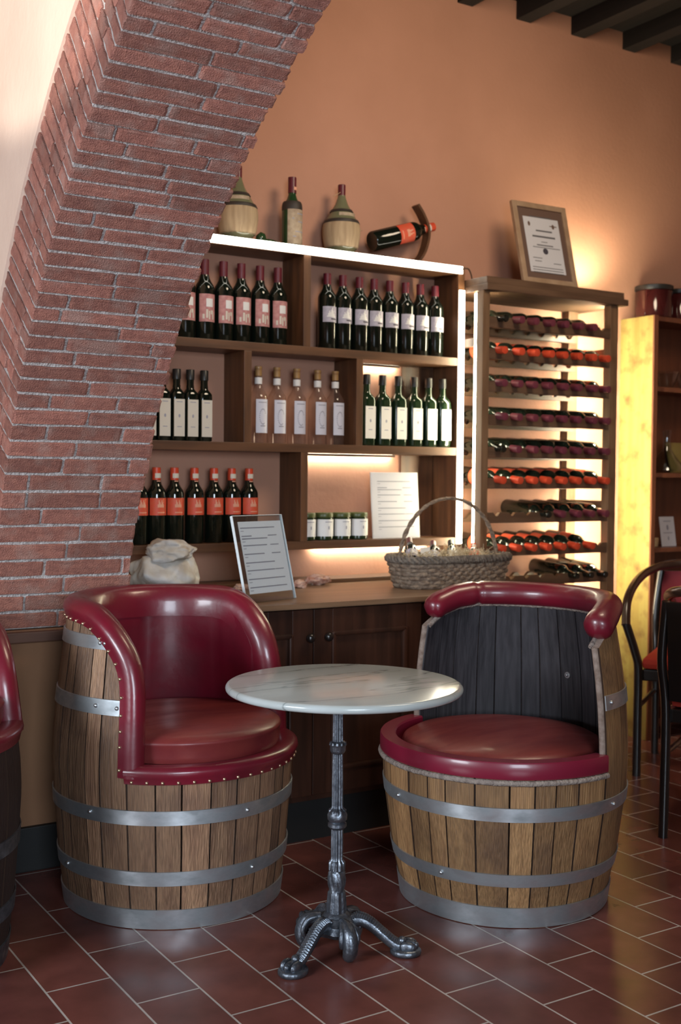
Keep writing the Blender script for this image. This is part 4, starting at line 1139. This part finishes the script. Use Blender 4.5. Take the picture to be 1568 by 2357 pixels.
# glassware and card on its shelves
def glassw(name, label, prof, loc, cat):
    bm = BM(); lathe(bm, prof, 32); o = obj(name, bm, 'acrylic', None, 45); o.location = loc; return tag(o, label, cat)
wall_ = [(0, .002), (.030, .0), (.045, .03), (.062, .085), (.0605, .085), (.043, .031), (.028, .004), (0, .005)]
glassw('glass_bowl', 'clear glass bowl on the upper shelf of the tall cabinet', wall_, (4.49, 4.07, 1.7445), 'bowl')
glassw('glass_bowl', 'second clear glass bowl on the upper shelf, right of the first', wall_, (4.64, 4.07, 1.7445), 'bowl')
dec = [(0, .003), (.075, 0), (.095, .012), (.090, .030), (.05, .075), (.022, .12), (.018, .17), (.024, .215), (.0225, .215), (.0165, .17), (.020, .12), (.048, .076), (.086, .031), (.09, .014), (0, .008)]
glassw('decanter', 'clear glass wine decanter on the middle shelf of the tall cabinet', dec, (4.50, 4.07, 1.3225), 'decanter')
bm = BM(); box(bm, -.09, .09, -.006, .006, 0, .16, .002); o = obj('wooden_board', bm, 'pine'); o.location = (4.68, 4.12, 1.3235); o.rotation_euler = (-.25, 0, 0)
tag(o, 'small pale wooden board leaning behind the decanter in the tall cabinet', 'board')
bm = BM(); box(bm, -.055, .055, -.0012, .0012, 0, .150); o = obj('product_card', bm, 'paper'); o.location = (4.508, 4.05, .953); o.rotation_euler = (-.15, 0, .05)
tag(o, 'white printed card standing on the lower shelf of the tall cabinet', 'card')
bm = BM(); ico(bm, (0, -.0016, .095), .012, 2, (.7, .05, 1.2)); ico(bm, (0, -.0016, .040), .009, 2, (.6, .05, 1.2)); box(bm, -.028, .028, -.002, -.0013, .125, .129); box(bm, -.034, .034, -.002, -.0013, .066, .070)
obj('printed_emblem', bm, 'ink_soft', o)
bm = BM(); lathe(bm, [(0, 0), (.020, 0), (.022, .004), (.024, .04), (.022, .044), (0, .044)], 24); o = obj('cork_stopper', bm, 'cork', None, 40); o.location = (4.408, 4.06, .9535)
tag(o, 'cork stopper standing beside the white card in the tall cabinet', 'cork')

# ------------------------------------------------------------------ black bentwood armchairs at the right edge
def cafe_chair(name, label, loc, rotz):
    r = thing(name, label, 'chair', loc, (0, 0, rotz), 'black cafe armchairs')
    w_, d_ = .46, .44
    def bar(pts, rad, nm, m='black_wood', seg=10):
        bm = BM(); tube(bm, spline(pts, 6), rad, seg); return obj(nm, bm, m, r, 50)
    for x, s in ((0, -1), (w_, 1)):
        bar([(x, 0, 0), (x, 0, .25), (x, .0, .46), (x+s*.012, 0, .53), (x+s*.055, .0, .66)], .0185, 'front_leg')
        bar([(x-s*.005, d_+.01, 0), (x-s*.005, d_, .45), (x+s*.005, d_+.03, .65), (x-s*.015, d_+.055, .86)], .0175, 'back_leg')
        bar([(x, .01, .30), (x, d_-.01, .30)], .011, 'stretcher')
    arm = [(-.055, -.005, .655), (-.062, .05, .75), (-.050, .16, .82), (-.020, .32, .866), (.06, .455, .895), (.23, .50, .905)]
    arm = arm + [(w_-x, y, z) for x, y, z in arm[-2::-1]]
    bar(arm, .0195, 'arm_rail', 'rail_wood', 12)
    bm = BM(); box(bm, .0, w_, .01, d_-.01, .415, .465, .006); obj('seat_frame', bm, 'black_wood', r)
    bm = BM(); box(bm, .012, w_-.012, .0, d_-.03, .466, .515, .022); obj('seat_cushion', bm, 'seat_red', r, 50)
    bm = BM(); N = 10
    for k in range(N):
        pass
    G = []
    for i in range(13):
        u = i/12; x = .02 + (w_-.04)*u; bow = .035*math.sin(PI*u)
        G.append([bm.verts.new((x, d_-.005 + bow + dy + .05*(zz-.55)/.3, zz)) for zz in (.50, .60, .70, .79, .86) for dy in (0, .035)])
    for A_, B_ in zip(G, G[1:]):
        for j in range(4):
            f = bm.faces.new([A_[2*j], B_[2*j], B_[2*j+2], A_[2*j+2]]); f.material_index = 0
            f = bm.faces.new([A_[2*j+1], A_[2*j+3], B_[2*j+3], B_[2*j+1]]); f.material_index = 1
        for j in (0, 8): bm.faces.new([A_[j], A_[j+1], B_[j+1], B_[j]]).material_index = 1
    for A_ in (G[0], G[-1]):
        for j in range(4): bm.faces.new([A_[2*j], A_[2*j+1], A_[2*j+3], A_[2*j+2]]).material_index = 1
    obj('backrest', bm, ['velvet_red', 'black_wood'], r, 50)
    return r
cafe_chair('cafe_armchair', 'black armchair with red seat, farther of the two at the right edge', (3.761, 3.54, 0), math.atan2(-.83, .55))
cafe_chair('cafe_armchair', 'black armchair seen from behind, nearer of the two at the right edge', (3.205+.44*.88+.46*.47, 2.885+.44*.47-.46*.88, 0), math.atan2(.88, -.47))
